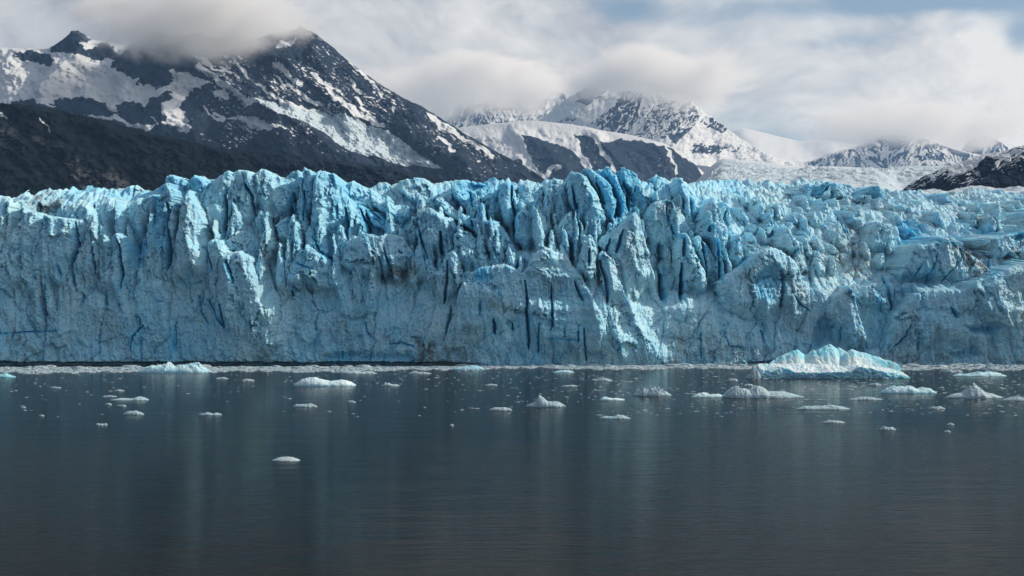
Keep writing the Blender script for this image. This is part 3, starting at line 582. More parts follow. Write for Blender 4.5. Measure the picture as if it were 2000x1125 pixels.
        # towards the foot a serac grows out of the ice below
        foot = smooth(0.02, 0.40, (Zw - zb) / ht + 0.08 * perlin(Xw / 5, Zw / 9, 44))
        win = ins & (S < Yw + 1.5 * foot)
        Y[w_] = np.where(win, Yw + (S - Yw) * foot, Yw); sid[w_] = np.where(win & (foot > 0.15), k, sid[w_])
    for path, reach, h in RIDGES:
        d, t = line_near(px + jag_x, py + jag_z, path, reach * 6)
        m = d * 510 / FPX
        Y -= h * np.clip(1 - m / reach, 0, 1) ** 1.3 * np.minimum(1, 6 * t + .2) * np.minimum(1, 6 * (1 - t) + .2)
    for poly, dep in SCOOPS:
        d = sdist(px + jag_x, py + jag_z, poly); m = np.maximum(d, 0) * 510 / FPX
        Y += dep * smooth(0, 3.5, m); fresh += 0.35 * smooth(0, 2.5, m)
    cpx, cpy = px + 1.0 * jag_x, py + 0.6 * jag_z
    pmin, pmax = px.min(axis=0), px.max(axis=0)
    for path, wpx, dep in CRACKS:
        P = np.array(path); cc = np.where((pmax > P[:, 0].min() - 20) & (pmin < P[:, 0].max() + 20))[0]
        if len(cc) == 0: continue
        w_ = (slice(None), slice(cc[0], cc[-1] + 1))
        d, t = line_near(cpx[w_], cpy[w_], path, 16)
        ww = wpx * (0.25 + 1.0 * np.sin(np.clip(1 - (1 - t) ** 0.7, 0.02, 0.98) * math.pi) ** 0.8)
        g = np.exp(-(d / ww) ** 2)
        Y[w_] += dep * g; fresh[w_] += 0.45 * np.exp(-(d / (ww + 2.5)) ** 2)
    for poly in RUBBLE:
        d = sdist(px + 3 * jag_x, py + 3 * jag_z, poly); rub = np.maximum(rub, smooth(-4, 12, d))
    rub = np.maximum(rub, 0.75 * smooth(1480, 1600, px) * smooth(470, 420, py))
    # flutes, broken plates, knobs and pits
    fl = ridged((0.35 * X + 0.65 * wx + 0.22 * Z) / 5.0, wz / 40.0, 3, 51)
    flute = (0.5 + 0.5 * smooth(-0.2, 0.5, perlin(X / 40, Z / 30, 61))) * (1 - 0.6 * rub)
    Y -= 3.4 * flute * (fl - 0.7)
    fl3 = ridged((0.7 * X + 0.3 * wx + 0.12 * Z) / 2.6, wz / 30.0, 2, 58); Y -= 1.1 * (1 - 0.6 * rub) * (0.85 + 0.25 * up) * (fl3 - 0.75)
    fl2 = ridged((0.4 * X + 0.6 * wx + 0.15 * Z) / 1.8, wz / 11.0, 3, 54); Y -= 1.25 * (0.35 + 0.65 * flute) * (1 - 0.5 * rub) * (fl2 - 0.7)
    pl, pg = facets(wx / 3.6, wz / 4.6, 55, 0.8, 0.7); Y += 0.75 * pl * (1 - 0.3 * rub)
    pl2, pg2 = facets(wx / 1.5, wz / 1.7, 56, 0.9, 0.6); Y += 0.42 * pl2
    pl3, _g = facets(X / 0.8 + 0.4 * pl, Z / 0.8, 57, 1.0, 0.5); Y += 0.20 * pl3
    for sc, am in ((4.2, 2.0), (2.0, 1.1), (1.0, 0.45)):
        f1, f2, *_ = worley(wx / sc, wz / sc, int(sc * 10)); Y -= rub * am * (np.sqrt(np.clip(1 - f1 * f1, 0, 1)) - 0.6)
    Y += 0.24 * fbm(X / 0.9, Z / 0.9, 3, 70)
    # where the ice lies back it is a field of blocks and spikes standing up
    lift = np.zeros(X.shape); gx = X + 2.0 * perlin(X / 9, YB / 9, 71); gy = YB + 3.0 * perlin(X / 11, YB / 11, 72)
    for sc, am, sd_ in ((13.0, 3.2, 1), (6.0, 2.9, 2), (3.0, 1.8, 3), (1.6, 0.8, 4)):
        f1, f2, ci, cj, ox, oy = worley(gx / sc, gy / (sc * 1.5), 400 + sd_)
        lift += am * (0.35 + 1.0 * rnd(ci, cj, 9)) * (0.55 - f1 + 0.5 * ox * (rnd(ci, cj, 8) - 0.5))
    lift *= gentle * (sid < 0)
    f1, f2, ci, cj, ox, oy = worley(X / 1.3, Z / 1.5, 77); pit = (rnd(ci, cj, 5) > 0.72) * smooth(0.32, 0.1, f1)
    Y += 0.5 * pit * (perlin(X / 12, Z / 12, 78) > -0.1)
    # the tide line is undercut along the left half
    notch = smooth(1.25, 0.75, Z + 0.55 * fbm(X / 11, X * 0 + 1, 4, 81)) * (smooth(960, 860, px) + 0.5 * smooth(1430, 1480, px) * smooth(1600, 1560, px))
    Y += 5.0 * notch
    # skyline: jagged, and rolled back over the crest
    sx, sz = [], []
    for a, bpy_ in SKYLINE:
        yy = float(lean_lookup(np.array([a], float), np.array([bpy_], float))[0]) - 4
        q = at(a, bpy_, yy); sx.append(q[0]); sz.append(q[2])
    o = np.argsort(sx); ztop = np.interp(xs, np.array(sx)[o], np.array(sz)[o])
    ztop = ztop + 2.0 * (ridged(xs / 3.4, xs * 0 + 7, 3, 93) - 0.74) + 0.35 * perlin(xs / 2.3, xs * 0 + 2, 91) + 0.25 * perlin(xs / 0.8, xs * 0 + 4, 92)
    below = ztop[None, :] - Z
    Y += 3.5 * np.clip(1 - below / 1.3, 0, 1) ** 2
    ok = (below > -0.05)
    # pull the row that crosses the crest exactly on to it
    Zf = np.minimum(Z, ztop[None, :]) + lift; ok |= (np.roll(ok, 1, axis=0) & (np.arange(len(zs))[:, None] > 0))
    dirt = np.zeros(X.shape)
    for poly, a in DIRT:
        d = sdist(px + 4 * jag_x, py + 4 * jag_z, poly); dirt = np.maximum(dirt, a * smooth(-6, 14, d))
    dirt = np.maximum(dirt, 0.05 + 0.22 * smooth(0.1, 0.7, fbm(X / 30, Z / 22, 3, 95)) + 0.15 * smooth(1350, 1600, px))
    # blue belongs to fresh fractures: tall new faces high on the front
    fresh += 0.20 * smooth(430, 360, py) * smooth(-0.2, 0.6, perlin(X / 16, Z / 26, 97)) + 0.08 * smooth(520, 400, py) * smooth(1500, 1200, px) + 0.04 * smooth(560, 640, py) - 0.12 * rub
    for pl_, a in ((T(900, [(640,40),(900,30),(960,120),(880,280),(780,330),(700,150)]), .4), (T(1600, [(380,320),(480,310),(540,380),(500,470),(400,460)]), .5), (T(1600, [(640,350),(760,350),(900,470),(960,420),(860,370),(720,310)]), .45), (T(1300, [(650,150),(930,130),(1070,160),(1070,240),(690,210)]), .35),
                   (T(900, [(60,560),(160,550),(140,640),(80,640)]), .4), (T(450, [(1270,570),(1380,550),(1360,640),(1280,660)]), .45), (T(900, [(500,380),(600,380),(610,500),(520,480)]), .35), (T(450, [(700,300),(980,280),(1000,530),(700,560)]), .15), (T(900, [(1030,560),(1080,560),(1090,750),(1050,760)]), .35), (T(0, [(830,120),(920,200),(900,540),(800,500)]), .3)):
        fresh += a * smooth(-3, 8, sdist(px + 2 * jag_x, py + 2 * jag_z, pl_))
    V = np.stack([X, Y, Zf], 2).reshape(-1, 3)
    at_ = {'fresh': np.clip(fresh, -0.4, 1).ravel(), 'dirt': np.clip(dirt, 0, 1).ravel()}
    Q, qm = grid_quads(ok)
    ids = sid.ravel()[Q]; yv = Y.ravel()[Q]
    qid = ids[np.arange(len(Q)), yv.argmin(1)]
    root = bpy.data.objects.new('glacier', None); root.location = (0, 0, 0); C.objects.link(root)
    tag(root, 'long wall of cracked blue glacier ice rising from the water', 'glacier')
    grid = np.full(qm.shape, -1, np.int64); grid[qm] = qid
    lab = np.arange(grid.size).reshape(grid.shape)
    sv = (grid[1:] == grid[:-1]) & (grid[1:] >= 0); sh = (grid[:, 1:] == grid[:, :-1]) & (grid[:, 1:] >= 0)
    for it in range(400):
        old = lab.copy()
        m_ = np.minimum(lab[1:], lab[:-1]); lab[1:] = np.where(sv, m_, lab[1:]); m_ = np.minimum(lab[1:], lab[:-1]); lab[:-1] = np.where(sv, m_, lab[:-1])
        m_ = np.minimum(lab[:, 1:], lab[:, :-1]); lab[:, 1:] = np.where(sh, m_, lab[:, 1:]); m_ = np.minimum(lab[:, 1:], lab[:, :-1]); lab[:, :-1] = np.where(sh, m_, lab[:, :-1])
        flat_ = lab.ravel(); flat_[:] = flat_[flat_]                     # jump to the label of the label
        if (old == lab).all(): break
    comp = np.where(qid >= 0, lab[qm], -1)
    u_, inv_, n_ = np.unique(comp, return_inverse=True, return_counts=True)
    big = (n_[inv_] >= 110) & (comp >= 0)
    sub_mesh('ice_wall', V, Q[~big], M['ice'], root, at_)
    for c_ in u_[(n_ >= 110) & (u_ >= 0)]:
        sub_mesh('serac', V, Q[comp == c_], M['ice'], root, at_)
    # broken surface behind the crest
    ycr = np.array([Y[np.where(ok[:, i])[0].max(), i] for i in range(len(xs))])
    cs = np.arange(0, len(xs), 5); ts = np.concatenate([[0, 0.6, 1.5, 3], np.arange(5, 160, 2.2)])
    GX, GT = np.meshgrid(xs[cs], ts); GY = ycr[cs][None, :] + GT * np.interp(PCX + xs[cs] / ycr[cs] * FPX, [1250, 1380], [1, 0.22])[None, :]
    zt = ztop[cs]; k9 = np.ones(25) / 25; zsm = np.convolve(np.pad(zt, 12, mode='edge'), k9, 'valid')
    blend = smooth(2, 16, GT)
    GZ = zt[None, :] * (1 - blend) + (zsm[None, :] - 3.5) * blend
    f1, f2, *_ = worley(GX / 7, GY / 7, 7); g2, _, *_ = worley(GX / 2.6, GY / 2.6, 8)
    GZ += smooth(1, 6, GT) * (1.6 * (0.5 - f1) + 0.8 * (0.5 - g2)) - 0.02
    Vb = np.stack([GX, GY, GZ], 2).reshape(-1, 3); Qb, _ = grid_quads(np.ones(GX.shape, bool))
    make_mesh('ice_plateau', Vb, Qb, M['ice'], root, {'fresh': np.full(GX.size, 0.0), 'dirt': np.full(GX.size, 0.3)})
    return root
glacier = build_glacier()
# ------------------------------------------------------------------ mountains
def mountain_material():
    m, t = new_mat('rock_and_snow')
    pos = t.n('ShaderNodeNewGeometry').outputs['Position']
    n = t.noise(pos, 0.02, 6, 0.65)
    nf = t.noise(pos, 0.11, 4, 0.65)
    rock = t.mix(n, (0.008, 0.016, 0.031), (0.030, 0.044, 0.066))
    veg = t.mix(n, (0.003, 0.006, 0.008), (0.010, 0.015, 0.017))
    rock = t.mix(attr(t, 'veg'), rock, veg)
    rock = t.mix(attr(t, 'pale'), rock, t.mix(nf, (0.035, 0.04, 0.045), (0.17, 0.175, 0.18)))
    sn = t.ramp(t.m('ADD', attr(t, 'snow'), t.m('MULTIPLY', t.m('SUBTRACT', nf, 0.5), 0.55)), 0.43, 0.57)
    snow = t.mix(n, (0.52, 0.57, 0.63), (0.68, 0.70, 0.72))
    col = t.mix(sn, rock, snow)
    finish(t, col, 0.9, nf, 6.0, 0.5, spec=0.04)
    return m
M['mountain'] = mountain_material()

def crevasse_material():
    m, t = new_mat('crevassed_ice')
    pos = t.n('ShaderNodeNewGeometry').outputs['Position']
    n = t.noise(pos, 0.03, 6, 0.65); nf = t.noise(pos, 0.15, 4, 0.7)
    col = t.mix(n, (0.36, 0.49, 0.58), (0.62, 0.68, 0.72))
    col = t.mix(t.m('MULTIPLY', t.ramp(nf, 0.54, 0.68), 0.4), col, (0.20, 0.26, 0.31))
    finish(t, col, 0.55, nf, 3.0, 0.6, spec=0.3)
    return m
M['crevassed'] = crevasse_material()

def diag(px, py, dx, dy):
    """coordinates along and across a fall line running (dx, dy) in the picture plane"""
    L = math.hypot(dx, dy); dx /= L; dy /= L
    return px * dx + py * dy, -px * dy + py * dx

def mountain(name, label, sky, Yc, k, foot, shape, step=1.7, rugged=1.0):
    """a mountain side facing the water: its crest line, distance, lie and foot, then shape() carves it"""
    s = Yc / FPX
    cx = np.array([(p[0] - PCX) * s for p in sky]); cz = np.array([CAM_H + (HOR - p[1]) * s for p in sky])
    xs = np.arange(cx[0], cx[-1], step * s)
    zc = np.interp(xs, cx, cz)
    zc = zc + s * rugged * (2.2 * fbm(xs / (17 * s), xs * 0 + 3.3, 5, len(name)) + 0.9 * perlin(xs / (4 * s), xs * 0, 7))
    zf = CAM_H + (HOR - foot) * s
    n = max(12, int((zc.max() - zf) / (step * s)))
    tt = np.linspace(0, 1, n)[:, None]
    # rows follow the crest, so every grid line ends on it
    Z = zf + (np.maximum(zc, zf + 4 * s) - zf)[None, :] * tt
    X = np.broadcast_to(xs, Z.shape).copy()
    nk = max(3, int(16 / step)) | 1; zsm = np.convolve(np.pad(zc, nk, mode='edge'), np.ones(2 * nk + 1) / (2 * nk + 1), 'valid')
    Yp = Yc - k * (zsm[None, :] - Z); Y = Yp.copy()
    px, py = to_px(X, Y, Z)
    crest = np.interp(px, [p[0] for p in sky], [p[1] for p in sky])
    at_ = {'snow': np.zeros(X.shape), 'veg': np.zeros(X.shape), 'pale': np.zeros(X.shape)}
    Y, parts = shape(px, py, crest, X, Y, Z, s, at_)
    roll = np.clip((zc[None, :] - Z) / (10 * s), 0, 1)
    Y = Y * smooth(0, 1, roll) + Yp * (1 - smooth(0, 1, roll))
    # the far side
    nb = 4
    Xb = np.repeat(xs[None, :], nb, 0); fr = np.array([0.06, 0.2, 0.45, 0.8])[:, None]
    Zb = zc[None, :] - fr * (zc - zf)[None, :]; Yb = Yc + fr * (zc - zf)[None, :] * 1.2
    V = np.stack([np.concatenate([X, Xb]), np.concatenate([Y, Yb]), np.concatenate([Z, Zb])], 2).reshape(-1, 3)
    A = {q: np.concatenate([v, np.repeat(v[-1:], nb, 0)]).ravel() for q, v in at_.items()}
    Q, _ = grid_quads(np.ones((n + nb, len(xs)), bool))
    lab = np.zeros(n * len(xs) + nb * len(xs), int)
    for i, (mk, *_r) in enumerate(parts): lab[:n * len(xs)][mk.ravel()] = i + 1
    ql = lab[Q[:, 0]]
    tag(sub_mesh(name, V, Q[ql == 0], M['mountain'], None, A, True), label, kind='structure')
    for i, (mk, nm, lb, cat, mat) in enumerate(parts):
        tag(sub_mesh(nm, V, Q[ql == i + 1], mat, None, A, False), lb, cat)

def poly_soft(px, py, poly, soft, warp):
    return smooth(-soft, soft, sdist(px + warp[0], py + warp[1], poly))

def warp_of(px, py, a, b, s):
    return (a * fbm(px / b, py / b, 4, s), a * fbm(px / b, py / b, 4, s + 50))

def line_snow(px, py, pts, wd, warp):
    d, t = line_near(px + warp[0], py + warp[1], pts, wd + 16)
    return smooth(wd * 1.3, wd * 0.5, d + 0.0)

def ridge_push(px, py, pts, reach, warp):
    d, t = line_near(px + warp[0], py + warp[1], pts, reach + 4)
    return np.clip(1 - d / reach, 0, 1)

def massif(px, py, crest, X, Y, Z, s, A):
    w1 = warp_of(px, py, 7, 28, 5); w2 = warp_of(px, py, 16, 60, 9)
    right = smooth(330, 480, px)
    al, ac = diag(px, py, 1.0, 0.82)
    # spurs that come towards the water and the gullies between them
    for pts, reach, h in (([(330, 80), (400, 138), (470, 182), (520, 212), (600, 262), (700, 320)], 55, 60), ([(525, 100), (560, 135), (610, 175), (690, 228)], 40, 55), ([(590, 55), (640, 130), (700, 205), (790, 262), (900, 320), (960, 360)], 55, 50),
                          ([(150, 58), (170, 90), (120, 150), (60, 200)], 40, 24), ([(235, 130), (310, 120), (345, 165), (330, 230), (420, 290)], 60, 40), ([(180, 195), (240, 225), (330, 270)], 40, 20), ([(700, 140), (780, 215), (860, 290), (920, 345)], 34, 30), ([(430, 100), (520, 160), (580, 205)], 26, 20)):
        Y -= s * h * ridge_push(px, py, pts, reach, w2) ** 1.1
    Y -= s * 26 * (ridged((al + w2[0]) / 150, (ac + w2[1]) / 34, 5, 101, 0.55) - 0.7) * (0.35 + 0.65 * right)
    Y += s * 17 * fbm(px / 46, py / 40, 6, 103, 0.55)
    Y -= s * 11 * (ridged((al + w1[0]) / 70, (ac + w1[1]) / 10, 4, 107, .6) - 0.7) * (0.3 + 0.7 * right)
    # snow
    sn = np.zeros(px.shape)
    for poly in ([(-150, 60), (0, 85), (97, 90), (140, 105), (160, 112), (195, 112), (235, 125), (225, 135), (255, 150), (300, 163), (345, 170), (338, 186), (295, 195), (285, 216), (240, 206), (226, 238), (180, 194), (140, 204), (100, 212), (70, 195), (0, 205), (-150, 215)],
                 [(330, 150), (380, 150), (420, 165), (372, 190), (355, 215), (378, 238), (350, 252), (326, 225), (340, 190)], [(165, 226), (200, 224), (238, 232), (268, 244), (315, 250), (300, 258), (270, 252), (235, 240), (190, 232)], [(330, 246), (350, 236), (385, 252), (372, 260), (345, 256)],
                 [(455, 232), (492, 228), (520, 242), (566, 256), (520, 263), (500, 252), (478, 244)], [(425, 185), (450, 180), (455, 196), (432, 200)], [(545, 84), (580, 80), (575, 96), (550, 102)], [(130, 60), (260, 70), (260, 120), (180, 110)], [(405, 215), (430, 222), (455, 235), (440, 238)]):
        sn = np.maximum(sn, poly_soft(px, py, poly, 5, w1))
    for poly in ([(28, 108), (60, 97), (95, 108), (108, 124), (80, 122), (40, 118)], [(92, 98), (120, 76), (150, 56), (182, 78), (160, 92), (135, 102)], [(158, 112), (185, 92), (208, 78), (228, 95), (240, 115), (205, 120), (178, 116)], [(272, 163), (288, 145), (312, 134), (342, 146), (338, 172), (310, 178)],
                 [(98, 206), (130, 190), (180, 192), (215, 210), (232, 230), (200, 228), (150, 216)], [(232, 210), (262, 196), (285, 215), (275, 236), (245, 236)], [(285, 220), (320, 205), (330, 235), (310, 248)], [(222, 138), (262, 100), (330, 92), (345, 130), (290, 138), (255, 152)]):
        sn = np.minimum(sn, 1 - 0.93 * poly_soft(px, py, poly, 4, w1))
    st = ridged((al + 0.7 * w1[0]) / 105, (ac + 0.7 * w1[1]) / 7.0, 4, 111, 0.6)
    patch = 0.5 + 0.5 * fbm(px / 70, py / 70, 3, 113)
    face = right * smooth(345, 250, py) * smooth(-2, 10, py - crest)
    sn = np.maximum(sn, face * smooth(0.77, 0.92, st + 0.14 * (patch - 0.5)) * (0.35 + 0.5 * patch))
    st2 = ridged((al + .6 * w1[0]) / 46, (ac + .6 * w1[1]) / 4.2, 3, 115, 0.6)
    sn = np.maximum(sn, (face + 0.8 * smooth(800, 900, px)) * 0.55 * smooth(0.82, 0.96, st2 + 0.16 * (patch - 0.45)))
    for pts, wd in (([(405, 140), (440, 170), (480, 195), (512, 209)], 6), ([(472, 130), (500, 165), (560, 205), (625, 223)], 3.5), ([(545, 130), (570, 152), (592, 172)], 6), ([(615, 155), (650, 185), (680, 215), (750, 252)], 5.5), ([(690, 120), (725, 160), (745, 190)], 4), ([(840, 228), (900, 272), (960, 305)], 6), ([(395, 118), (420, 140), (455, 150)], 3),
                    ([(700, 200), (720, 222), (735, 245)], 3), ([(565, 170), (600, 195), (650, 222)], 3), ([(860, 270), (890, 300)], 4), ([(690, 165), (715, 190)], 4), ([(400, 210), (410, 228), (460, 236)], 2.0), ([(345, 230), (352, 250)], 3), ([(300, 232), (318, 250)], 2)):
        sn = np.maximum(sn, 0.9 * line_snow(px, py, pts, wd, w1))
    spk = ridged(px / 9, py / 7, 2, 119)
    sn = np.maximum(sn, 0.5 * smooth(0.92, 0.98, spk) * smooth(300, 200, py))
    brk = fbm(al / 20, ac / 3.4, 4, 117, 0.6)
    sn = np.clip(sn + 0.22 * brk * (0.3 + 0.7 * right), 0, 1) * np.where(sn < 0.04, 0.75, 1)
    sn = np.clip(sn + 0.38 * fbm(px / 8, py / 5, 4, 118, .6) * smooth(.02, .15, sn) * smooth(.99, .8, sn), 0, 1)
    A['snow'][:] = sn
    A['veg'][:] = smooth(230, 300, py) * smooth(700, 500, px)
    gl = [(503, 207), (560, 211), (640, 224), (700, 240), (760, 262), (800, 288), (832, 314), (866, 333), (800, 326), (740, 311), (690, 303), (650, 275), (620, 255), (560, 232)]
    dg = sdist(px + 0.6 * w1[0], py + 0.6 * w1[1], gl); mk = dg > 0
    f1, f2, *_ = worley(al / 7, ac / 4.5, 121); g1, *_ = worley(px / 3.6, py / 3.0, 122)
    Y -= np.where(mk, s * (5 * smooth(0, 10, dg) + 4.5 * (0.5 - f1) + 2.5 * (0.5 - g1)), 0)
    return Y, [(mk, 'hanging_glacier', 'grey broken hanging glacier running down between the dark rock ridges', 'glacier', M['crevassed'])]

def hillside(px, py, crest, X, Y, Z, s, A):
    w1 = warp_of(px, py, 8, 30, 15); al, ac = diag(px, py, 1.0, 0.55)
    Y -= s * 40 * (ridged((al + w1[0]) / 190, (ac + w1[1]) / 40, 5, 131, 0.55) - 0.7)
    Y += s * 13 * fbm(px / 34, py / 26, 6, 133, 0.6)
    Y -= s * 18 * ridge_push(px, py, [(200, 240), (300, 310), (420, 380)], 40, w1)
    Y -= s * 14 * ridge_push(px, py, [(60, 215), (160, 300), (260, 390)], 40, w1)
    A['veg'][:] = 0.25 + 0.75 * smooth(700, 350, px)
    pale = np.zeros(px.shape)
    for poly, a in (([(130, 325), (150, 312), (172, 325), (195, 360), (200, 385), (160, 380), (145, 350)], .75), ([(205, 345), (225, 335), (250, 355), (262, 372), (215, 378)], .6), ([(0, 240), (30, 250), (80, 262), (130, 285), (100, 290), (40, 272), (0, 262)], .4), ([(0, 262), (20, 272), (25, 285), (0, 282)], .4)):
        pale = np.maximum(pale, a * poly_soft(px, py, poly, 6, w1))
    pale *= smooth(0.62, 0.86, ridged(px / 12, py / 9, 3, 137))
    A['pale'][:] = pale + 0.10 * smooth(0.8, 0.95, ridged(al / 30, ac / 8, 3, 139))
    A['snow'][:] = np.maximum(0.9 * line_snow(px, py, [(84, 238), (96, 250), (105, 258)], 1.6, w1), 0.8 * line_snow(px, py, [(3, 218), (10, 232)], 2.4, w1))
    return Y, []

def dome(px, py, crest, X, Y, Z, s, A):
    w1 = warp_of(px, py, 6, 24, 25); al, ac = diag(px, py, 0.75, 1.0)
    Y -= s * (6 + 14 * smooth(8, 40, py - crest)) * (ridged((al + w1[0]) / 90, (ac + w1[1]) / 26, 4, 141) - 0.7) + s * (2 + 5 * smooth(5, 30, py - crest)) * fbm(px / 22, py / 20, 5, 143)
    for pts in ([(1010, 262), (1070, 300), (1120, 345)], [(1160, 262), (1190, 300), (1230, 345)], [(1285, 290), (1310, 345)]):
        Y -= s * 22 * ridge_push(px, py, pts, 24, w1)
    rock = np.zeros(px.shape)
    for poly in ([(1018, 266), (1062, 276), (1100, 284), (1135, 310), (1148, 350), (1065, 350), (1040, 312)], [(1166, 276), (1240, 272), (1300, 288), (1362, 322), (1380, 360), (1300, 360), (1210, 345), (1185, 305)], [(1120, 262), (1150, 270), (1185, 320), (1160, 330)], [(960, 330), (1010, 310), (1050, 360), (960, 360)], [(1140, 330), (1190, 320), (1215, 355), (1140, 355)]):
        rock = np.maximum(rock, poly_soft(px, py, poly, 5, w1))
    sn = 1 - rock
    st = ridged((al + w1[0]) / 20, (ac + w1[1]) / 5, 3, 147)
    sn = np.where(rock > 0.5, 0.72 * smooth(0.86, 0.97, st), sn - 0.75 * smooth(0.86, 0.98, st) * smooth(1080, 1130, px))
    for pts, wd in (([(1120, 285), (1138, 310), (1150, 330)], 3.5), ([(1160, 280), (1185, 310), (1200, 335)], 3), ([(1298, 290), (1310, 318), (1322, 340)], 2.5), ([(1065, 345), (1075, 330), (1090, 328)], 4)):
        sn = np.maximum(sn, line_snow(px, py, pts, wd, w1))
    A['snow'][:] = sn; return Y, []

def peak(px, py, crest, X, Y, Z, s, A):
    w1 = warp_of(px, py, 6, 22, 35); al, ac = diag(px, py, -0.75, 1.0)
    Y -= s * 20 * (ridged((al + w1[0]) / 80, (ac + w1[1]) / 22, 5, 151, .6) - 0.7) + s * 8 * fbm(px / 22, py / 20, 5, 153)
    Y -= s * 40 * ridge_push(px, py, [(1335, 190), (1400, 245), (1450, 285), (1500, 312)], 60, w1)
    Y -= s * 30 * ridge_push(px, py, [(1150, 170), (1130, 215), (1060, 260)], 40, w1)
    Y -= s * 26 * ridge_push(px, py, [(1230, 178), (1190, 225), (1140, 265)], 30, w1)
    rock = np.zeros(px.shape)
    for poly, a in (([(1124, 182), (1150, 170), (1168, 172), (1158, 198), (1140, 211), (1128, 204)], 1), ([(1150, 180), (1188, 176), (1160, 200)], .7), ([(1150, 250), (1190, 212), (1216, 180), (1258, 182), (1246, 230), (1225, 268), (1170, 262)], .62), ([(1250, 215), (1330, 190), (1370, 232), (1330, 270), (1260, 275), (1232, 262)], .45), ([(1290, 270), (1350, 250), (1320, 282)], .9),
                    ([(1355, 240), (1385, 232), (1420, 258), (1405, 266)], .6), ([(1345, 290), (1370, 280), (1420, 290), (1400, 303), (1352, 302)], .75), ([(1080, 245), (1120, 225), (1125, 240), (1090, 250)], .5), ([(1400, 296), (1440, 290), (1445, 305)], .5)):
        rock = np.maximum(rock, a * poly_soft(px, py, poly, 5, w1))
    st = ridged((al + w1[0]) / 16, (ac + w1[1]) / 6, 4, 157, 0.6)
    A['snow'][:] = np.clip(1.05 - rock * 1.25 * (0.45 + 0.75 * smooth(0.62, 0.86, st)), 0, 1)
    return Y, []

def far_range(seed, cov):
    def f(px, py, crest, X, Y, Z, s, A):
        w1 = warp_of(px, py, 6, 20, seed)
        Y -= s * 24 * (ridged((px + w1[0]) / 30, (py + w1[1]) / 70, 5, seed + 1, .58) - 0.7) + s * 7 * fbm(px / 14, py / 14, 4, seed + 2)
        st = ridged((px + 0.5 * (py - crest) * np.sign(np.sin(px / 23.0)) + .8 * w1[0]) / 9, (py + w1[1]) / 26, 4, seed + 3, 0.62) + 0.16 * fbm(px / 34, py / 24, 3, seed + 4)
        A['snow'][:] = 1 - smooth(1 - cov, 1.08 - cov, st) * smooth(-1, 6, py - crest)
        return Y, []
    return f

def saddle(px, py, crest, X, Y, Z, s, A):
    Y -= s * 8 * fbm(px / 70, py / 60, 3, 171, .4); A['snow'][:] = 1.0
    return Y, []

def right_slope(px, py, crest, X, Y, Z, s, A):
    w1 = warp_of(px, py, 6, 24, 45); al, ac = diag(px, py, 1.0, -0.5)
    Y -= s * 18 * (ridged((al + w1[0]) / 80, (ac + w1[1]) / 20, 4, 181) - 0.7) + s * 6 * fbm(px / 20, py / 16, 5, 183)
    st = ridged((al + w1[0]) / 42, (ac + w1[1]) / 5.5, 4, 187, 0.6)
    depth = py - crest
    sn = smooth(0.72, 0.86, st + 0.22 * smooth(34, 6, depth) - 0.10 * smooth(30, 60, depth) - 0.06 * smooth(1850, 1960, px) - 0.22 * smooth(1900, 1800, px))
    d = poly_soft(px, py, [(1900, 325), (1925, 305), (1950, 310), (1940, 328), (1915, 338)], 4, w1)
    A['snow'][:] = np.maximum(sn * (1 - d), poly_soft(px, py, [(1850, 326), (1905, 312), (1925, 302), (1900, 330), (1870, 340)], 4, w1)); return Y, []

mountain('mountain_back_ridge', 'far hazy snowy ridge under the cloud', [(760, 240), (820, 226), (870, 208), (920, 198), (960, 186), (1010, 190), (1050, 180), (1090, 176), (1120, 188), (1180, 200)], 9500, 1.6, 270, far_range(201, .30))
mountain('mountain_saddle', 'smooth snow saddle fading into the cloud', [(1330, 285), (1400, 262), (1450, 250), (1480, 256), (1520, 266), (1560, 276), (1605, 272), (1650, 279), (1700, 286), (1800, 300), (1900, 306), (2100, 312)], 9000, 2.2, 345, saddle, 1.7, 0.4)
mountain('mountain_far_right', 'small snowy peak near the right edge', [(1840, 312), (1870, 300), (1895, 272), (1925, 262), (1952, 272), (1985, 300), (2040, 320)], 8600, 1.4, 330, far_range(211, .36))
mountain('mountain_right_peak', 'snow covered peak with dark rock ribs right of the saddle', [(1560, 322), (1620, 300), (1665, 288), (1712, 268), (1745, 256), (1790, 262), (1850, 285), (1900, 300), (1980, 310), (2060, 318)], 7600, 1.5, 345, far_range(221, .27))
mountain('mountain_peak', 'steep snow streaked peak with its top in cloud', [(960, 268), (1010, 256), (1060, 230), (1110, 190), (1150, 166), (1185, 160), (1215, 166), (1260, 164), (1300, 172), (1335, 190), (1370, 218), (1410, 248), (1460, 283), (1510, 306), (1570, 318)], 6600, 1.5, 350, peak)
mountain('mountain_dome', 'rounded snow capped ridge with dark cliffs below', [(800, 262), (860, 254), (905, 248), (960, 242), (1030, 235), (1060, 237), (1120, 243), (1180, 255), (1240, 265), (1290, 278), (1330, 295), (1362, 325), (1390, 352)], 4800, 1.5, 385, dome, 1.7, 0.4)
mountain('mountain_massif', 'dark rocky mountain streaked with snow, cloud on its summit', [(-260, 110), (-100, 100), (0, 92), (50, 96), (97, 94), (124, 76), (149, 57), (178, 76), (200, 80), (240, 90), (285, 76), (320, 62), (345, 74), (382, 60), (420, 76), (452, 66), (490, 80), (528, 66), (560, 62), (592, 52), (620, 68), (650, 92), (700, 135), (760, 176), (830, 212), (900, 256), (960, 291), (1020, 322), (1065, 350), (1115, 384)], 3600, 1.25, 420, massif, 1.5)
mountain('mountain_right_slope', 'dark slope with thin snow streaks at the right edge', [(1735, 392), (1770, 364), (1800, 346), (1850, 325), (1900, 310), (1922, 301), (1950, 298), (1975, 290), (2000, 284), (2060, 262), (2240, 215)], 1060, 1.2, 420, right_slope)
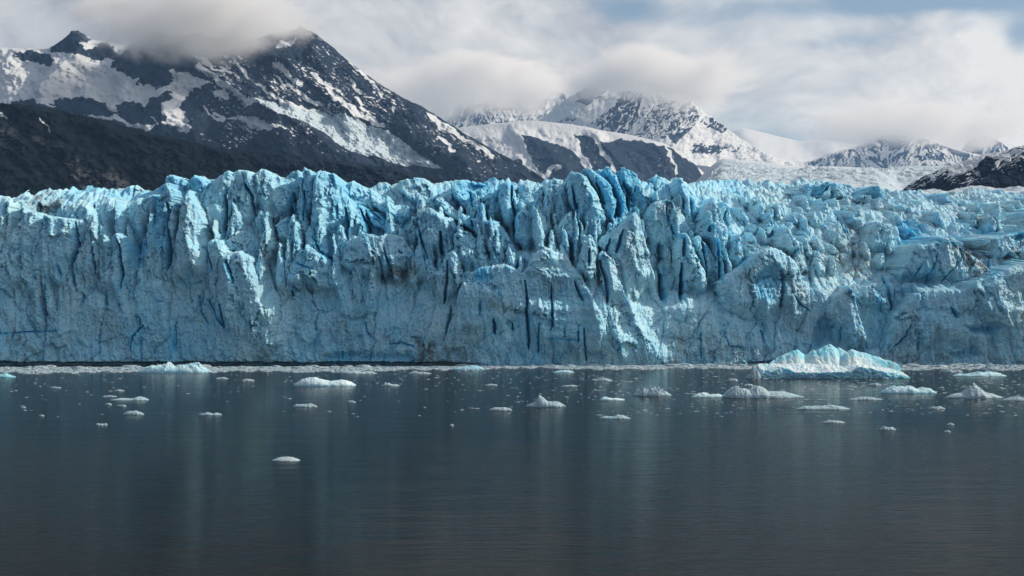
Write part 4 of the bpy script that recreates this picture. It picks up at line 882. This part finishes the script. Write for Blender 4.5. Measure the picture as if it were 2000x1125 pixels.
mountain('hillside', 'black scrubby hillside behind the left part of the glacier', [(-330, 185), (-150, 195), (0, 202), (60, 205), (100, 212), (200, 234), (300, 262), (420, 288), (560, 302), (650, 312), (760, 327), (850, 346), (900, 360), (960, 376)], 1900, 1.2, 430, hillside, 1.5)

# upper reach of the glacier, climbing to the snowfield
def upper_glacier():
    ys = 590 * (4600 / 590) ** np.linspace(0, 1, 420)
    us = np.linspace(1180, 2080, 620)
    sk = np.interp(us, [p[0] for p in SKYLINE], [p[1] for p in SKYLINE]); y_st = lean_lookup(us, sk) + 14.0
    tq = np.linspace(0, 1, 420)[:, None]
    U = np.broadcast_to(us, (420, len(us))).copy(); Y = y_st[None, :] * (4600 / y_st[None, :]) ** tq; X = (U - PCX) / FPX * Y
    row = np.interp(np.log(Y), np.log([560, 640, 740, 950, 1400, 2200, 3300, 3800, 4600]), [420, 392, 378, 360, 345, 334, 324, 322, 330])
    row = row - 9 * smooth(1560, 1400, U) * smooth(700, 2600, Y) + 4 * np.sin((U - 1500) / 90.0) * smooth(900, 2500, Y) + 5 * smooth(1600, 1760, U) * smooth(2500, 3600, Y)
    row = row + np.maximum(0, 388 - row) * smooth(1700, 1770, U) * smooth(1450, 1080, Y)
    row = row + 70 * smooth(1420, 1320, U)
    bl = smooth(1.0, 1.35, Y / y_st[None, :]); row = np.maximum(row, sk[None, :] + 9.0) * (1 - bl) + row * bl
    Z = CAM_H + (HOR - row) / FPX * Y
    rough = smooth(2700, 1700, Y)
    for sc, am, sd_ in ((70, 5, 1), (26, 4, 2), (11, 2.2, 3), (5, 0.9, 4)):
        k = np.maximum(1, Y / 900)
        f1, f2, *_ = worley((X + 12 * perlin(X / 50, Y / 50, 4)) / sc, Y / (sc * 1.6), 230 + sd_)
        Z += rough * smooth(0.0, 0.12, Y / y_st[None, :] - 1) * am * (0.55 - f1) * np.minimum(k, 1.8)
    Z += 6 * fbm(X / 220, Y / 400, 3, 240) + rough * 4.0 * (ridged((X + 0.3 * Y) / 160, (Y + 60 * np.sin(X / 240)) / 42, 3, 243) - 0.7) * smooth(0.05, 0.2, Y / y_st[None, :] - 1)
    A = {'snow': np.ones(U.size), 'veg': np.zeros(U.size), 'pale': np.zeros(U.size), 'fresh': (-0.25 * smooth(700, 1500, Y)).ravel(), 'dirt': np.full(U.size, 0.35)}
    V = np.stack([X, Y, Z], 2).reshape(-1, 3); Q, _ = grid_quads(np.ones(U.shape, bool))
    ymid = V[Q[:, 0], 1]
    sub_mesh('upper_icefall', V, Q[ymid < 2500], M['crevassed'], glacier, A)
    tag(sub_mesh('snowfield', V, Q[ymid >= 2500], M['mountain'], None, A, True), 'smooth pale snowfield above the icefall', kind='structure')
upper_glacier()

# ------------------------------------------------------------------ ice afloat
def floe_mesh(L, D, H, prof, seed, rough=0.25, edge_w=0.4, n=64):
    """a floating lump: plan outline, top height along its length, steep wet sides and a keel"""
    nx, ny = n, max(14, int(n * 0.42))
    u = np.linspace(-1, 1, nx); v = np.linspace(-1, 1, ny)
    Uu, Vv = np.meshgrid(u, v)
    # square grid bent to an oval outline with bays in it
    ex = Uu * np.sqrt(1 - 0.5 * Vv ** 2 * 0.92); ey = Vv * np.sqrt(1 - 0.5 * Uu ** 2 * 0.92)
    r = np.sqrt(ex ** 2 + ey ** 2); an = np.arctan2(ey, ex)
    out = 1 + 0.10 * perlin(np.cos(an) * 1.6 + seed, np.sin(an) * 1.6, seed) + 0.06 * perlin(np.cos(an) * 5 + seed, np.sin(an) * 5, seed + 3)
    ex = ex * out; ey = ey * out
    pt = np.interp(ex, np.linspace(-1, 1, len(prof)), prof)
    edge = np.clip(1 - np.clip(r, 0, 1) ** (2.2 if edge_w > .5 else 3.4), 0, 1) ** 0.6
    cs_ = max(H, .3, 0.16 * L); f1, f2, ci, cj, ox, oy = worley(ex * L / cs_ * 0.55 + seed, ey * D / cs_ * 0.55, seed)
    fq, _fg = facets(ex * L / cs_ * 0.8 + seed, ey * D / cs_ * 0.8, seed + 11, 1.0, 0.7)
    lump = 1 + rough * (0.35 - 0.6 * f1 + 1.3 * fq) + 0.6 * rough * fbm(ex * L * 1.2 + seed, ey * D * 1.2, 3, seed + 5)
    Zz = H * pt * edge * np.clip(lump, 0.25, 1.6) * (0.75 + 0.25 * (1 - ey ** 2))
    Zz = Zz - 0.10 * H * (r > 0.985)
    top = np.stack([ex * L / 2, ey * D / 2, Zz], 2)
    under = np.stack([ex * L / 2 * 0.93, ey * D / 2 * 0.93, -0.45 * H * (1 - r ** 2) - 0.08 - 0.1 * H], 2)
    V = np.concatenate([top.reshape(-1, 3), under.reshape(-1, 3)])
    Q, _ = grid_quads(np.ones((ny, nx), bool)); N = nx * ny
    Qu = Q[:, ::-1] + N
    b = np.concatenate([np.arange(nx), np.arange(1, ny) * nx + nx - 1, (ny - 1) * nx + np.arange(nx - 2, -1, -1), np.arange(ny - 2, 0, -1) * nx])
    b2 = np.roll(b, -1); Qs = np.stack([b2, b, b + N, b2 + N], 1)
    return V, np.concatenate([Q, Qu, Qs]), Zz

def floe(name, label, x0, x1, top, base, prof, mat='floe', cat='ice floe', rough=0.25, depth=0.55, seed=None, fresh=0.0, dirt=0.1, group=None, n=64, tilt=0.0):
    X, Y = on_water((x0 + x1) / 2, base - 1.0)
    s = Y / FPX; L = (x1 - x0) * s
    D = max(L * depth, 0.5); H = max((base - top) * s * 0.86 - 0.5 * D * CAM_H / Y, 0.3 * (base - top) * s, 0.06) * (0.72 if base - top < 15 else 1.0)
    Yc = Y + 0.42 * D
    k = seed if seed is not None else int(x0 * 7 + top) % 9973
    V, Q, Zz = floe_mesh(L * 1.02, D, H, prof, k, rough * 0.85, 0.9 if rough < 0.15 and base > 860 else 0.4, n=n)
    ca, sa = math.cos(tilt), math.sin(tilt)
    nv = len(V)
    fr = np.full(nv, fresh); di = np.full(nv, dirt)
    low = smooth(0.35 * H, 0.0, V[:, 2]); fr = fr + 0.35 * low        # washed clear ice at the waterline
    o = make_mesh(name, V, Q, M[mat], None, {'fresh': fr, 'dirt': di})
    o.location = (X * Yc / Y, Yc, 0.0); o.rotation_euler = (0, 0, tilt)
    tag(o, label, cat, group or 'ice floes drifting on the fjord')
    return o

FLAT = [.5, .9, 1, .95, 1, .9, .5]
HUMP = [.3, .6, .9, 1, .8, .5, .3]
TWO = [.4, .9, 1, .9, .55, .45, .75, .8, .7, .35]
for a in (
    ('ice_floe', 'white double-humped floe with turquoise waterline left of the middle', 576, 697, 735, 755, [.5, .9, 1, .95, .7, .5, .62, .75, .65, .45], 'berg', .18, .45, -.35),
    ('iceberg', 'long jagged pale blue berg close against the left ice wall', 270, 416, 709, 729, [.25, .7, .9, .75, 1, .7, .8, .95, 1.1, .7, .3], 'berg', .30, .35, -.1),
    ('ice_floe', 'low snowy floe behind the white double-humped floe', 664, 735, 721, 731, [.6, 1, .8, .9, .5, .8, 1, .4], 'floe', .3, .4, 0),
    ('ice_floe', 'thin broken floe right of the low snowy floe, far from the camera', 797, 842, 723, 731, [.4, 1, .7, .6, .4], 'floe', .4, .4, 0),
    ('ice_floe', 'white wedge-shaped floe with a blue end against the ice wall', 886, 946, 711, 723, [.4, .5, .7, .8, .8, 1, .9, .4], 'berg', .3, .4, 0),
    ('ice_floe', 'floe with a raised right hump and long low left tail', 215, 291, 770, 783, [.15, .25, .5, .45, .35, .5, 1, .9, .3], 'floe', .2, .5, 0),
    ('ice_floe', 'small domed floe below the humped floe with the tail', 241, 281, 799, 811, [.5, .9, .8, 1, .8, .4], 'floe', .3, .55, 0),
    ('ice_floe', 'thin flat floe alone in the dark water on the left', 388, 433, 803, 812, [.6, .7, 1, .5, .9, .8], 'floe', .25, .4, 0),
    ('ice_floe', 'flat floe below the white double-humped floe', 571, 618, 785, 796, [.6, .9, .7, .8, 1, .7], 'floe', .25, .4, 0),
    ('ice_floe', 'small pointed white floe right of the double-humped floe', 745, 781, 746, 755, [.3, 1, .9, .5, .7, .3], 'floe', .3, .5, 0),
    ('ice_floe', 'rounded grey floe, the nearest of all to the camera', 533, 585, 888, 902, [.5, .85, 1, .95, .9, .6], 'floe', .12, .7, -.5),
    ('ice_floe', 'tiny two-horned floe in the dark water on the left', 188, 209, 823, 832, [1, .6, .5, .7, 1], 'floe', .3, .6, 0),
    ('ice_floe', 'flat bar-shaped floe with square ends near the middle', 955, 1000, 793, 803, [.9, 1, 1, 1, 1, .9], 'floe', .1, .35, 0),
    ('ice_floe', 'floe carrying an upright rounded fin near the middle', 1028, 1103, 773, 796, [.35, .4, .5, 1.15, .9, .5, .5, .6, .5, .3], 'floe', .12, .45, 0),
    ('ice_floe', 'pale blue floe sloping down to its right end', 1171, 1221, 771, 783, [.7, 1, .7, .5, .6, .5, .3], 'berg', .2, .5, -.2),
    ('ice_floe', 'white knobbly floe with two rounded tops', 1236, 1309, 755, 774, [.3, .5, .95, .6, 1, .9, .55, .3], 'floe', .45, .5, 0),
    ('ice_floe', 'low pale floe at the left end of the long humped floe', 1350, 1414, 763, 777, [.4, .8, 1, .6, .8, .7], 'berg', .3, .5, -.2),
    ('ice_floe', 'long grey floe with two big humps and a low right tail', 1410, 1566, 751, 778, [.5, .95, 1.05, .85, .6, 1, .85, .55, .58, .55, .5, .35, .2], 'floe', .2, .45, 0),
    ('ice_floe', 'low lumpy floe below the pale blue sloping floe', 1171, 1231, 807, 819, [.6, .7, .5, 1, .9, .4], 'floe', .25, .45, 0),
    ('ice_floe', 'small low floe touching the brash, right of the middle', 1080, 1121, 721, 729, [.4, .7, .9, 1, .7], 'berg', .3, .4, 0),
    ('ice_floe', 'ragged white floe below the middle of the ice wall', 1156, 1196, 735, 745, [.8, .5, 1, .6, .3], 'floe', .5, .5, 0),
    ('ice_floe', 'long flat whaleback floe in front of the large iceberg', 1555, 1658, 787, 801, [.4, .8, .7, .75, 1, .9, .5], 'floe', .25, .4, 0),
    ('ice_floe', 'thin floe below the long flat whaleback floe', 1606, 1649, 819, 827, [.5, 1, .9, .8, .5], 'floe', .25, .45, 0),
    ('ice_floe', 'small lone floe with a bump on its left, nearest on the right', 1718, 1750, 829, 841, [.6, 1, .6, .8, .5], 'floe', .2, .6, 0),
    ('ice_floe', 'small flat floe between whaleback and peaked floes', 1814, 1845, 791, 800, [.5, 1, .8, .9, .5], 'floe', .3, .5, 0),
    ('ice_floe', 'thin tapering floe above the long whaleback floe', 1658, 1725, 772, 782, [.2, .5, 1, .8, .6, .5], 'floe', .25, .35, 0),
    ('ice_floe', 'pale turquoise tilted slab floe right of the large iceberg', 1718, 1826, 751, 769, [.35, .7, .9, .8, .85, .9, .5, .8, .8, .3], 'berg', .25, .45, -.1),
    ('ice_floe', 'floe with a tall rounded peak between two low wings', 1847, 1956, 749, 779, [.25, .42, .40, .42, .85, .95, .8, .42, .38, .3, .2], 'floe', .2, .5, -.1),
    ('ice_floe', 'lumpy white floe cut by the right edge', 1958, 2040, 770, 784, [.5, .8, .9, .7, 1, .6], 'floe', .35, .45, 0),
    ('ice_floe', 'long pale blue floe below the ice wall near the right edge', 1862, 1962, 722, 736, [.5, .7, .5, .9, .7, 1, .8, .5], 'berg', .4, .4, 0),
    ('ice_floe', 'snowy mound floating in the brash by the wall near the right edge', 1913, 1951, 711, 723, [.4, .8, 1, .9, .5], 'floe', .4, .5, 0),
    ('ice_floe', 'blue glassy floe cut by the left edge', -18, 30, 726, 738, [.6, .9, .7, 1, .6, .3], 'berg', .3, .45, .3),
    ('ice_floe', 'white crumbled floe beside the left tip of the large iceberg', 1456, 1487, 722, 740, [.3, .6, 1, .8, .5], 'floe', .5, .6, 0),
    ('ice_floe', 'white scrap of floe just above the long humped floe', 1452, 1472, 748, 755, [.5, 1, .7], 'floe', .4, .5, 0),
    ('ice_floe', 'ragged flat floe left of the crumbled floe, in the brash', 1420, 1442, 737, 745, [.6, 1, .8, .5], 'floe', .5, .5, 0),
    ('ice_floe', 'thin sliver floe just left of the tailed floe', 200, 228, 772, 776, [.5, 1, .6], 'floe', .3, .4, 0),
    ('ice_floe', 'small low floe under the tailed floe on its left', 205, 219, 786, 792, [.8, 1, .6], 'floe', .3, .5, 0),
    ('ice_floe', 'small low floe under the tailed floe on its right', 233, 247, 790, 795, [.8, 1, .6], 'floe', .3, .5, 0),
    ('ice_floe', 'narrow floe above the tailed floe', 223, 243, 760, 765, [.6, 1, .7], 'floe', .3, .4, 0),
    ('ice_floe', 'broken floe near the left wall, well left of the tailed floe', 97, 119, 754, 759, [.5, 1, .5, .8], 'floe', .4, .4, 0),
    ('ice_floe', 'little flat floe near the left edge', 40, 51, 794, 798, [.8, 1, .7], 'floe', .3, .5, 0),
    ('ice_floe', 'little pointed floe lowest on the far left', 76, 87, 809, 814, [.4, 1, .5], 'floe', .3, .5, 0),
    ('ice_floe', 'flat floe past the right end of the jagged left berg', 472, 497, 739, 745, [.6, 1, .8, .6], 'floe', .3, .5, 0),
    ('ice_floe', 'flat white floe right of the jagged left berg', 420, 446, 736, 741, [.6, .8, 1, .5], 'floe', .3, .5, 0),
    ('ice_floe', 'small curled floe right of the flat floe below the double hump', 679, 695, 779, 787, [1, .5, .6, .4], 'floe', .4, .5, 0),
    ('ice_floe', 'narrow flat floe above the finned floe', 1097, 1127, 751, 756, [.8, .7, 1, .8], 'floe', .2, .35, 0),
    ('ice_floe', 'thin streak of floe left of the finned floe, in brash', 948, 972, 749, 754, [.5, 1, .6], 'floe', .3, .4, 0),
    ('ice_floe', 'single white lump alone below the finned floe on its left', 878, 886, 827, 833, [.8, 1, .8], 'floe', .3, .8, 0),
    ('ice_floe', 'small rounded floe far right, in the dark water', 1849, 1864, 825, 831, [.5, 1, .7], 'floe', .3, .5, 0),
    ('ice_floe', 'thin floe lowest on the right side', 1844, 1857, 840, 845, [.6, 1, .6], 'floe', .3, .5, 0),
    ('ice_floe', 'small white floe under the right end of the large iceberg', 1722, 1736, 736, 742, [.6, 1, .7], 'floe', .4, .6, 0),
    ('ice_floe', 'flat brash-covered floe below the large iceberg', 1692, 1722, 747, 754, [.5, .9, 1, .6], 'floe', .5, .4, 0),
    ('ice_floe', 'white flat floe right of the large iceberg, under the wall', 1842, 1880, 720, 728, [.5, 1, .7, .9, .4], 'floe', .5, .4, 0),
):
    nm, lb, x0, x1, tp, bs, pr, mt, rg, dp, fr = a
    small = x1 - x0 < 30
    floe(nm, lb, x0, x1, tp, bs, pr, mt, 'iceberg' if nm == 'iceberg' else 'ice floe', rg, dp, None, fr, 0.08, None, 36 if small else 90)

def big_iceberg():
    """large iceberg: low slab tilting to the water in front, ridge of peaks behind"""
    x0, x1, base = 1484, 1787, 740
    X0, Y0 = on_water((x0 + x1) / 2, base)
    s = Y0 / FPX; L = (x1 - x0) * s; D = 24.0
    root = bpy.data.objects.new('iceberg', None); root.location = (X0 * (Y0 + 2) / Y0, Y0 + 2, 0); C.objects.link(root)
    tag(root, 'large turquoise iceberg with a row of peaks behind a tilted slab', 'iceberg')
    nx, ny = 330, 150
    u = np.linspace(0, 1, nx); v = np.linspace(0, 1, ny)
    U, Vv = np.meshgrid(u, v)
    P = x0 + U * (x1 - x0)
    wj = (2.6 - 2.0 * smooth(0.45, 0.6, Vv)) * fbm(U * 24, Vv * 10, 4, 301)
    Pw = P + wj
    # peaks of the rear ridge, read off along the length
    ridge = np.interp(Pw, [1484, 1530, 1550, 1566, 1580, 1590, 1604, 1612, 1622, 1634, 1646, 1655, 1664, 1676, 1690, 1705, 1718, 1730, 1745, 1760, 1775, 1787], [722, 714, 708, 697, 685, 690, 693, 686, 690, 682, 675, 679, 682, 691, 686, 695, 703, 698, 702, 710, 713, 738])
    shelf = np.interp(Pw, [1484, 1500, 1530, 1600, 1640, 1665, 1690, 1735, 1760, 1787], [713, 711, 712, 710, 713, 718, 712, 718, 722, 734])
    lip = np.interp(Pw, [1484, 1510, 1530, 1560, 1600, 1640, 1660, 1680, 1700, 1735, 1760, 1787], [722, 727, 718, 728, 729, 727, 726, 716, 719, 727, 732, 738])
    H = lambda row: np.maximum(0.05, (base - row) * s)
    v1, v2 = 0.10, 0.52
    z = np.where(Vv < v2, H(lip) + (H(shelf) * 0.90 - H(lip)) * smooth(0, v2, Vv) ** 0.9, 0)
    # melt-rounded peaks on one long back, standing behind the slab
    rid = 0.80 * H(ridge) * np.clip(1 - np.abs(Vv + 0.04 * fbm(U * 6, U * 0, 2, 303) - 0.70) / 0.24, 0, 1) ** 0.6
    for pp, pv, ph, pl, pr in ((1579, .68, 55, 36, 22), (1613, .66, 54, 20, 24), (1647, .70, 66, 34, 26), (1668, .74, 58, 22, 26), (1690, .67, 55, 22, 48), (1732, .72, 43, 26, 34), (1766, .74, 30, 22, 20)):
        dx = np.where(P < pp, (P + .8 * wj - pp) / (2.3 * pl), (P + .8 * wj - pp) / (2.3 * pr)); dv = (Vv - pv - 0.08 * dx) / 0.27
        rid = np.maximum(rid, ph * s * np.clip(1 - (np.abs(dx) ** 1.4 + np.abs(dv) ** 1.5) ** 0.8, 0, 1) ** 0.6)
    z = np.maximum(z, rid); z = np.where(Vv > 0.72, np.maximum(rid, H(shelf) * 0.6 * (1 - smooth(0.75, 1, Vv))), z)
    f1, f2, *_ = worley(U * 44 + wj * .1, Vv * 20, 305); g1, *_ = worley(U * 110, Vv * 46, 306)
    onr = smooth(0.45, 0.6, Vv)
    f1, f2, *_ = worley(U * 26 + wj * .1, Vv * 12, 305); z += (0.55 - 0.22 * onr) * (0.5 - f1) + (0.22 - .12 * onr) * (0.5 - g1) + (0.16 - .06 * onr) * fbm(U * 60, Vv * 30, 3, 307) - 0.35 * (ridged(U * 40 + Vv * 16, Vv * 9 - U * 22, 3, 309) - .7) * (1 - onr)
    z += smooth(1730, 1745, P) * 0.7 * (ridged(U * 60 + Vv * 30, Vv * 6, 2, 311) - 0.75)
    endf = smooth(0, 0.02, U) * smooth(1, 0.985, U)
    z = np.maximum(z, 0.1) * (0.15 + 0.85 * endf)
    bow = np.sin(np.clip(U, 0, 1) * math.pi)
    Xl = (U - 0.5) * L; Yl = (Vv * (0.45 + 0.55 * bow ** 0.6) + 0.16 * (1 - bow)) * D + 1.2 * fbm(U * 7, U * 0 + 1, 3, 313)
    # front edge dives to the water with a hollow under the lip
    top = np.stack([Xl, Yl, z], 2)
    nf = 12; fr = np.linspace(1, 0, nf + 1)[1:][::-1]
    zl = z[0]; lo = np.linspace(-0.8, 1, nf, endpoint=False)
    und = 1.0 * smooth(1525, 1545, P[0]) * smooth(1740, 1725, P[0]) + 0.1
    front = np.stack([np.stack([Xl[0], Yl[0] + und * math.sin(max(0.0, (1 - f)) * 1.2) + 0.4 * fbm(U[0] * 40, U[0] * 0 + f * 3, 3, 315) - 0.5 * math.sin((f + .8) / 1.8 * math.pi), np.where(f < 0, f, zl * f)], 1) for f in lo])
    Vt = np.concatenate([front, top]); Q, _ = grid_quads(np.ones(Vt.shape[:2], bool))
    VV = Vt.reshape(-1, 3)
    fresh = np.concatenate([np.full((nf, nx), 0.3), 0.30 * onr + 0.35 * np.exp(-((P - 1510) / 16) ** 2) - 0.45 * (1 - onr) + 0.25 * smooth(0.5, 0.62, Vv) * smooth(0.75, 0.66, Vv) - 0.55 * onr * smooth(-.1, .5, fbm(U * 22, Vv * 12, 3, 323))])
    A = {'fresh': fresh.ravel(), 'dirt': np.full(len(VV), 0.04)}
    rowi = Q[:, 0] // nx
    cut = nf + int(0.52 * ny)
    sub_mesh('slab', VV, Q[rowi < cut], M['berg'], root, A); sub_mesh('ridge', VV, Q[rowi >= cut], M['berg'], root, A)
    # dirty stone-laden lump at the left tip
    return root
big_iceberg()

def chunk_base(seed):
    rg = np.random.default_rng(seed)
    ring = 6; a = np.arange(ring) / ring * 2 * math.pi
    r0 = 0.8 + 0.4 * rg.random(ring); r1 = 0.45 + 0.35 * rg.random(ring)
    lowr = np.stack([np.cos(a) * r0, np.sin(a) * r0, np.full(ring, -0.25)], 1)
    upr = np.stack([np.cos(a + .3) * r1, np.sin(a + .3) * r1, 0.35 + 0.3 * rg.random(ring)], 1)
    V = np.concatenate([lowr, upr, [[0.1, 0, 0.75]]])
    F = []
    for i in range(ring):
        j = (i + 1) % ring; F += [(i, j, ring + j), (i, ring + j, ring + i), (ring + i, ring + j, 2 * ring)]
    return V, np.array(F)

def brash():
    rg = np.random.default_rng(12)
    bases = [chunk_base(i) for i in range(8)]
    P = []
    def put(px, py, size, flat=0.35):
        X, Y = on_water(px, py); P.append((X, Y, size, flat))
    # packed belt along the foot of the wall
    for _ in range(15000):
        px = rg.uniform(-120, 2120)
        a = np.interp(px, [0, 400, 900, 1000, 1450, 2000], [717.5, 716.5, 715.5, 713.8, 713.5, 713.5]); b = np.interp(px, [0, 400, 700, 900, 1050, 1450, 2000], [727, 727.5, 724, 722, 720, 719.5, 722])
        b += 2.2 * math.sin(px * .017) * math.sin(px * .0061 + 1) + 1.5 * math.sin(px * .11 + 2 * math.sin(px * .037))
        py = a + max(b - a, 2) * rg.random() ** 1.1
        put(px, py, 0.20 + 0.5 * rg.random() ** 3, 0.35)
    for _ in range(150):                                  # blocks that have dropped from the wall
        px = rg.uniform(-60, 2060); put(px, np.interp(px, [0, 900, 1000, 2000], [717.5, 716, 714.3, 714.3]) + rg.random() * 4, 0.6 + 1.1 * rg.random() ** 2, 0.5)
    # scattered bits thinning towards the camera, denser on the right
    n = 0
    while n < 2500:
        px = rg.uniform(-50, 2050); t = rg.random() ** 2.6; py = 719 + t * 95
        dens = np.interp(px, [0, 150, 350, 700, 900, 1300, 1500, 1800, 2000], [.45, .5, .25, .4, .55, .75, .9, .9, .95]) * (0.35 + 0.65 * (0.5 + 0.5 * math.sin(px * 0.021 + py * 0.11) * math.sin(px * .0073 - py * .05 + 1)))
        if rg.random() > dens: continue
        if px < 900 and t > 0.5 and rg.random() > .25: continue
        put(px, py, 0.09 + 0.20 * rg.random() ** 2.5, 0.22); n += 1
    for _ in range(260):                                  # streaks of bits among the right-hand floes
        c = rg.choice([(1250, 765), (1700, 755), (1900, 760), (1640, 748), (1420, 735), (1960, 745), (1180, 738), (840, 738)])
        put(c[0] + rg.normal() * 60, max(718, c[1] + rg.normal() * 6), 0.12 + 0.26 * rg.random() ** 2, 0.22)
    Vs, Fs, o = [], [], 0
    for i, (X, Y, sz, fl) in enumerate(P):
        V, F = bases[i % 8]
        a = rg.normal() * 0.35; ca, sa = math.cos(a), math.sin(a); st = 1.3 + rg.random() * 1.6
        v = np.stack([(V[:, 0] * ca - V[:, 1] * sa) * sz * st + X, (V[:, 0] * sa + V[:, 1] * ca) * sz + Y, V[:, 2] * sz * fl * 1.6], 1)
        Vs.append(v); Fs.append(F + o); o += len(V)
    V = np.concatenate(Vs)
    o = make_mesh('brash_ice', V, np.concatenate(Fs), M['floe'], None, {'fresh': np.full(len(V), -0.3), 'dirt': np.full(len(V), 0.12)})
    tag(o, 'belt of small white brash ice and scattered bits on the water', 'brash ice', kind='stuff')
brash()
# ------------------------------------------------------------------ cloud round the summits, haze
def cloud_material(name, dens, scale, seed, thr, soft):
    m, t = new_mat(name)
    oc = t.n('ShaderNodeTexCoord').outputs['Object']
    pos = t.n('ShaderNodeNewGeometry').outputs['Position']
    r2 = t.vm('DOT_PRODUCT', oc, oc)
    fall = t.m('SUBTRACT', 1.0, r2)
    n = t.noise(t.vm('ADD', t.scale(pos, (1.0, 1.0, 1.6)), (seed * 911.0, 0, seed * 37.0)), scale, 7, 0.6, 0.5)
    d = t.m('ADD', t.m('MULTIPLY', t.m('POWER', t.m('MAXIMUM', fall, 0.0), 0.8), 0.8), t.m('MULTIPLY', t.m('SUBTRACT', n, 0.62), 2.2))
    d = t.m('MULTIPLY', t.ramp(d, thr, thr + soft), dens)
    v = t.n('ShaderNodeVolumePrincipled', inp={'Color': (0.995, 0.995, 0.995, 1), 'Density': d, 'Anisotropy': 0.0})
    t.t.links.new(v.outputs[0], t.n('ShaderNodeOutputMaterial').inputs['Volume'])
    return m

def summit_cloud(label, px, py, Y, hw, hh, ry, dens, scale, seed, thr=0.12, soft=0.35):
    s = Y / FPX
    nu, nv = 24, 12
    a = np.linspace(0, 2 * math.pi, nu, endpoint=False); b = np.linspace(-math.pi / 2, math.pi / 2, nv + 2)[1:-1]
    V = [(0, 0, -1.0)] + [(math.cos(q) * math.cos(p), math.cos(q) * math.sin(p), math.sin(q)) for q in b for p in a] + [(0, 0, 1.0)]
    F = []
    for j in range(nv - 1):
        for i in range(nu):
            p, q = 1 + j * nu + i, 1 + j * nu + (i + 1) % nu; F += [(p, q, q + nu), (p, q + nu, p + nu)]
    for i in range(nu):
        F += [(0, 1 + (i + 1) % nu, 1 + i), (len(V) - 1, 1 + (nv - 1) * nu + i, 1 + (nv - 1) * nu + (i + 1) % nu)]
    o = make_mesh('cloud', np.array(V), np.array(F), cloud_material('cloud_vapour', dens, scale, seed, thr, soft))
    x, y, z = at(px, py, Y); o.location = (x, y, z); o.scale = (hw * s, ry, hh * s)
    tag(o, label, 'cloud', None, 'stuff')
summit_cloud('grey cloud hiding the summit ridge of the dark massif', 385, 42, 3360, 280, 92, 330, 0.017, 0.0080, 1, 0.02, 0.6)
summit_cloud('cloud lying over the top of the steep snow streaked peak', 1285, 150, 6150, 240, 76, 520, 0.013, 0.0036, 2, 0.06, 0.6)
summit_cloud('cloud hiding the far back ridge', 915, 170, 8800, 270, 74, 700, 0.011, 0.0026, 3, 0.04, 0.6)
summit_cloud('cloud between the two small peaks on the right', 1810, 238, 7100, 290, 70, 600, 0.012, 0.0030, 4, 0.05, 0.6)

hz, t = new_mat('haze_air')
v = t.n('ShaderNodeVolumePrincipled', inp={'Color': (0.34, 0.60, 1.0, 1), 'Absorption Color': (1, 1, 1, 1), 'Density': 4.2e-5, 'Anisotropy': 0.0})
t.t.links.new(v.outputs[0], t.n('ShaderNodeOutputMaterial').inputs['Volume'])
bx = np.array([(x, y, z) for z in (-4.0, 2300.0) for y in (-700.0, 11500.0) for x in (-5200.0, 5200.0)])
hb = make_mesh('haze', bx, np.array([(0, 2, 3, 1), (4, 5, 7, 6), (0, 1, 5, 4), (2, 6, 7, 3), (0, 4, 6, 2), (1, 3, 7, 5)]), hz)
tag(hb, 'thin bluish haze over fjord and mountains', 'haze', None, 'stuff')
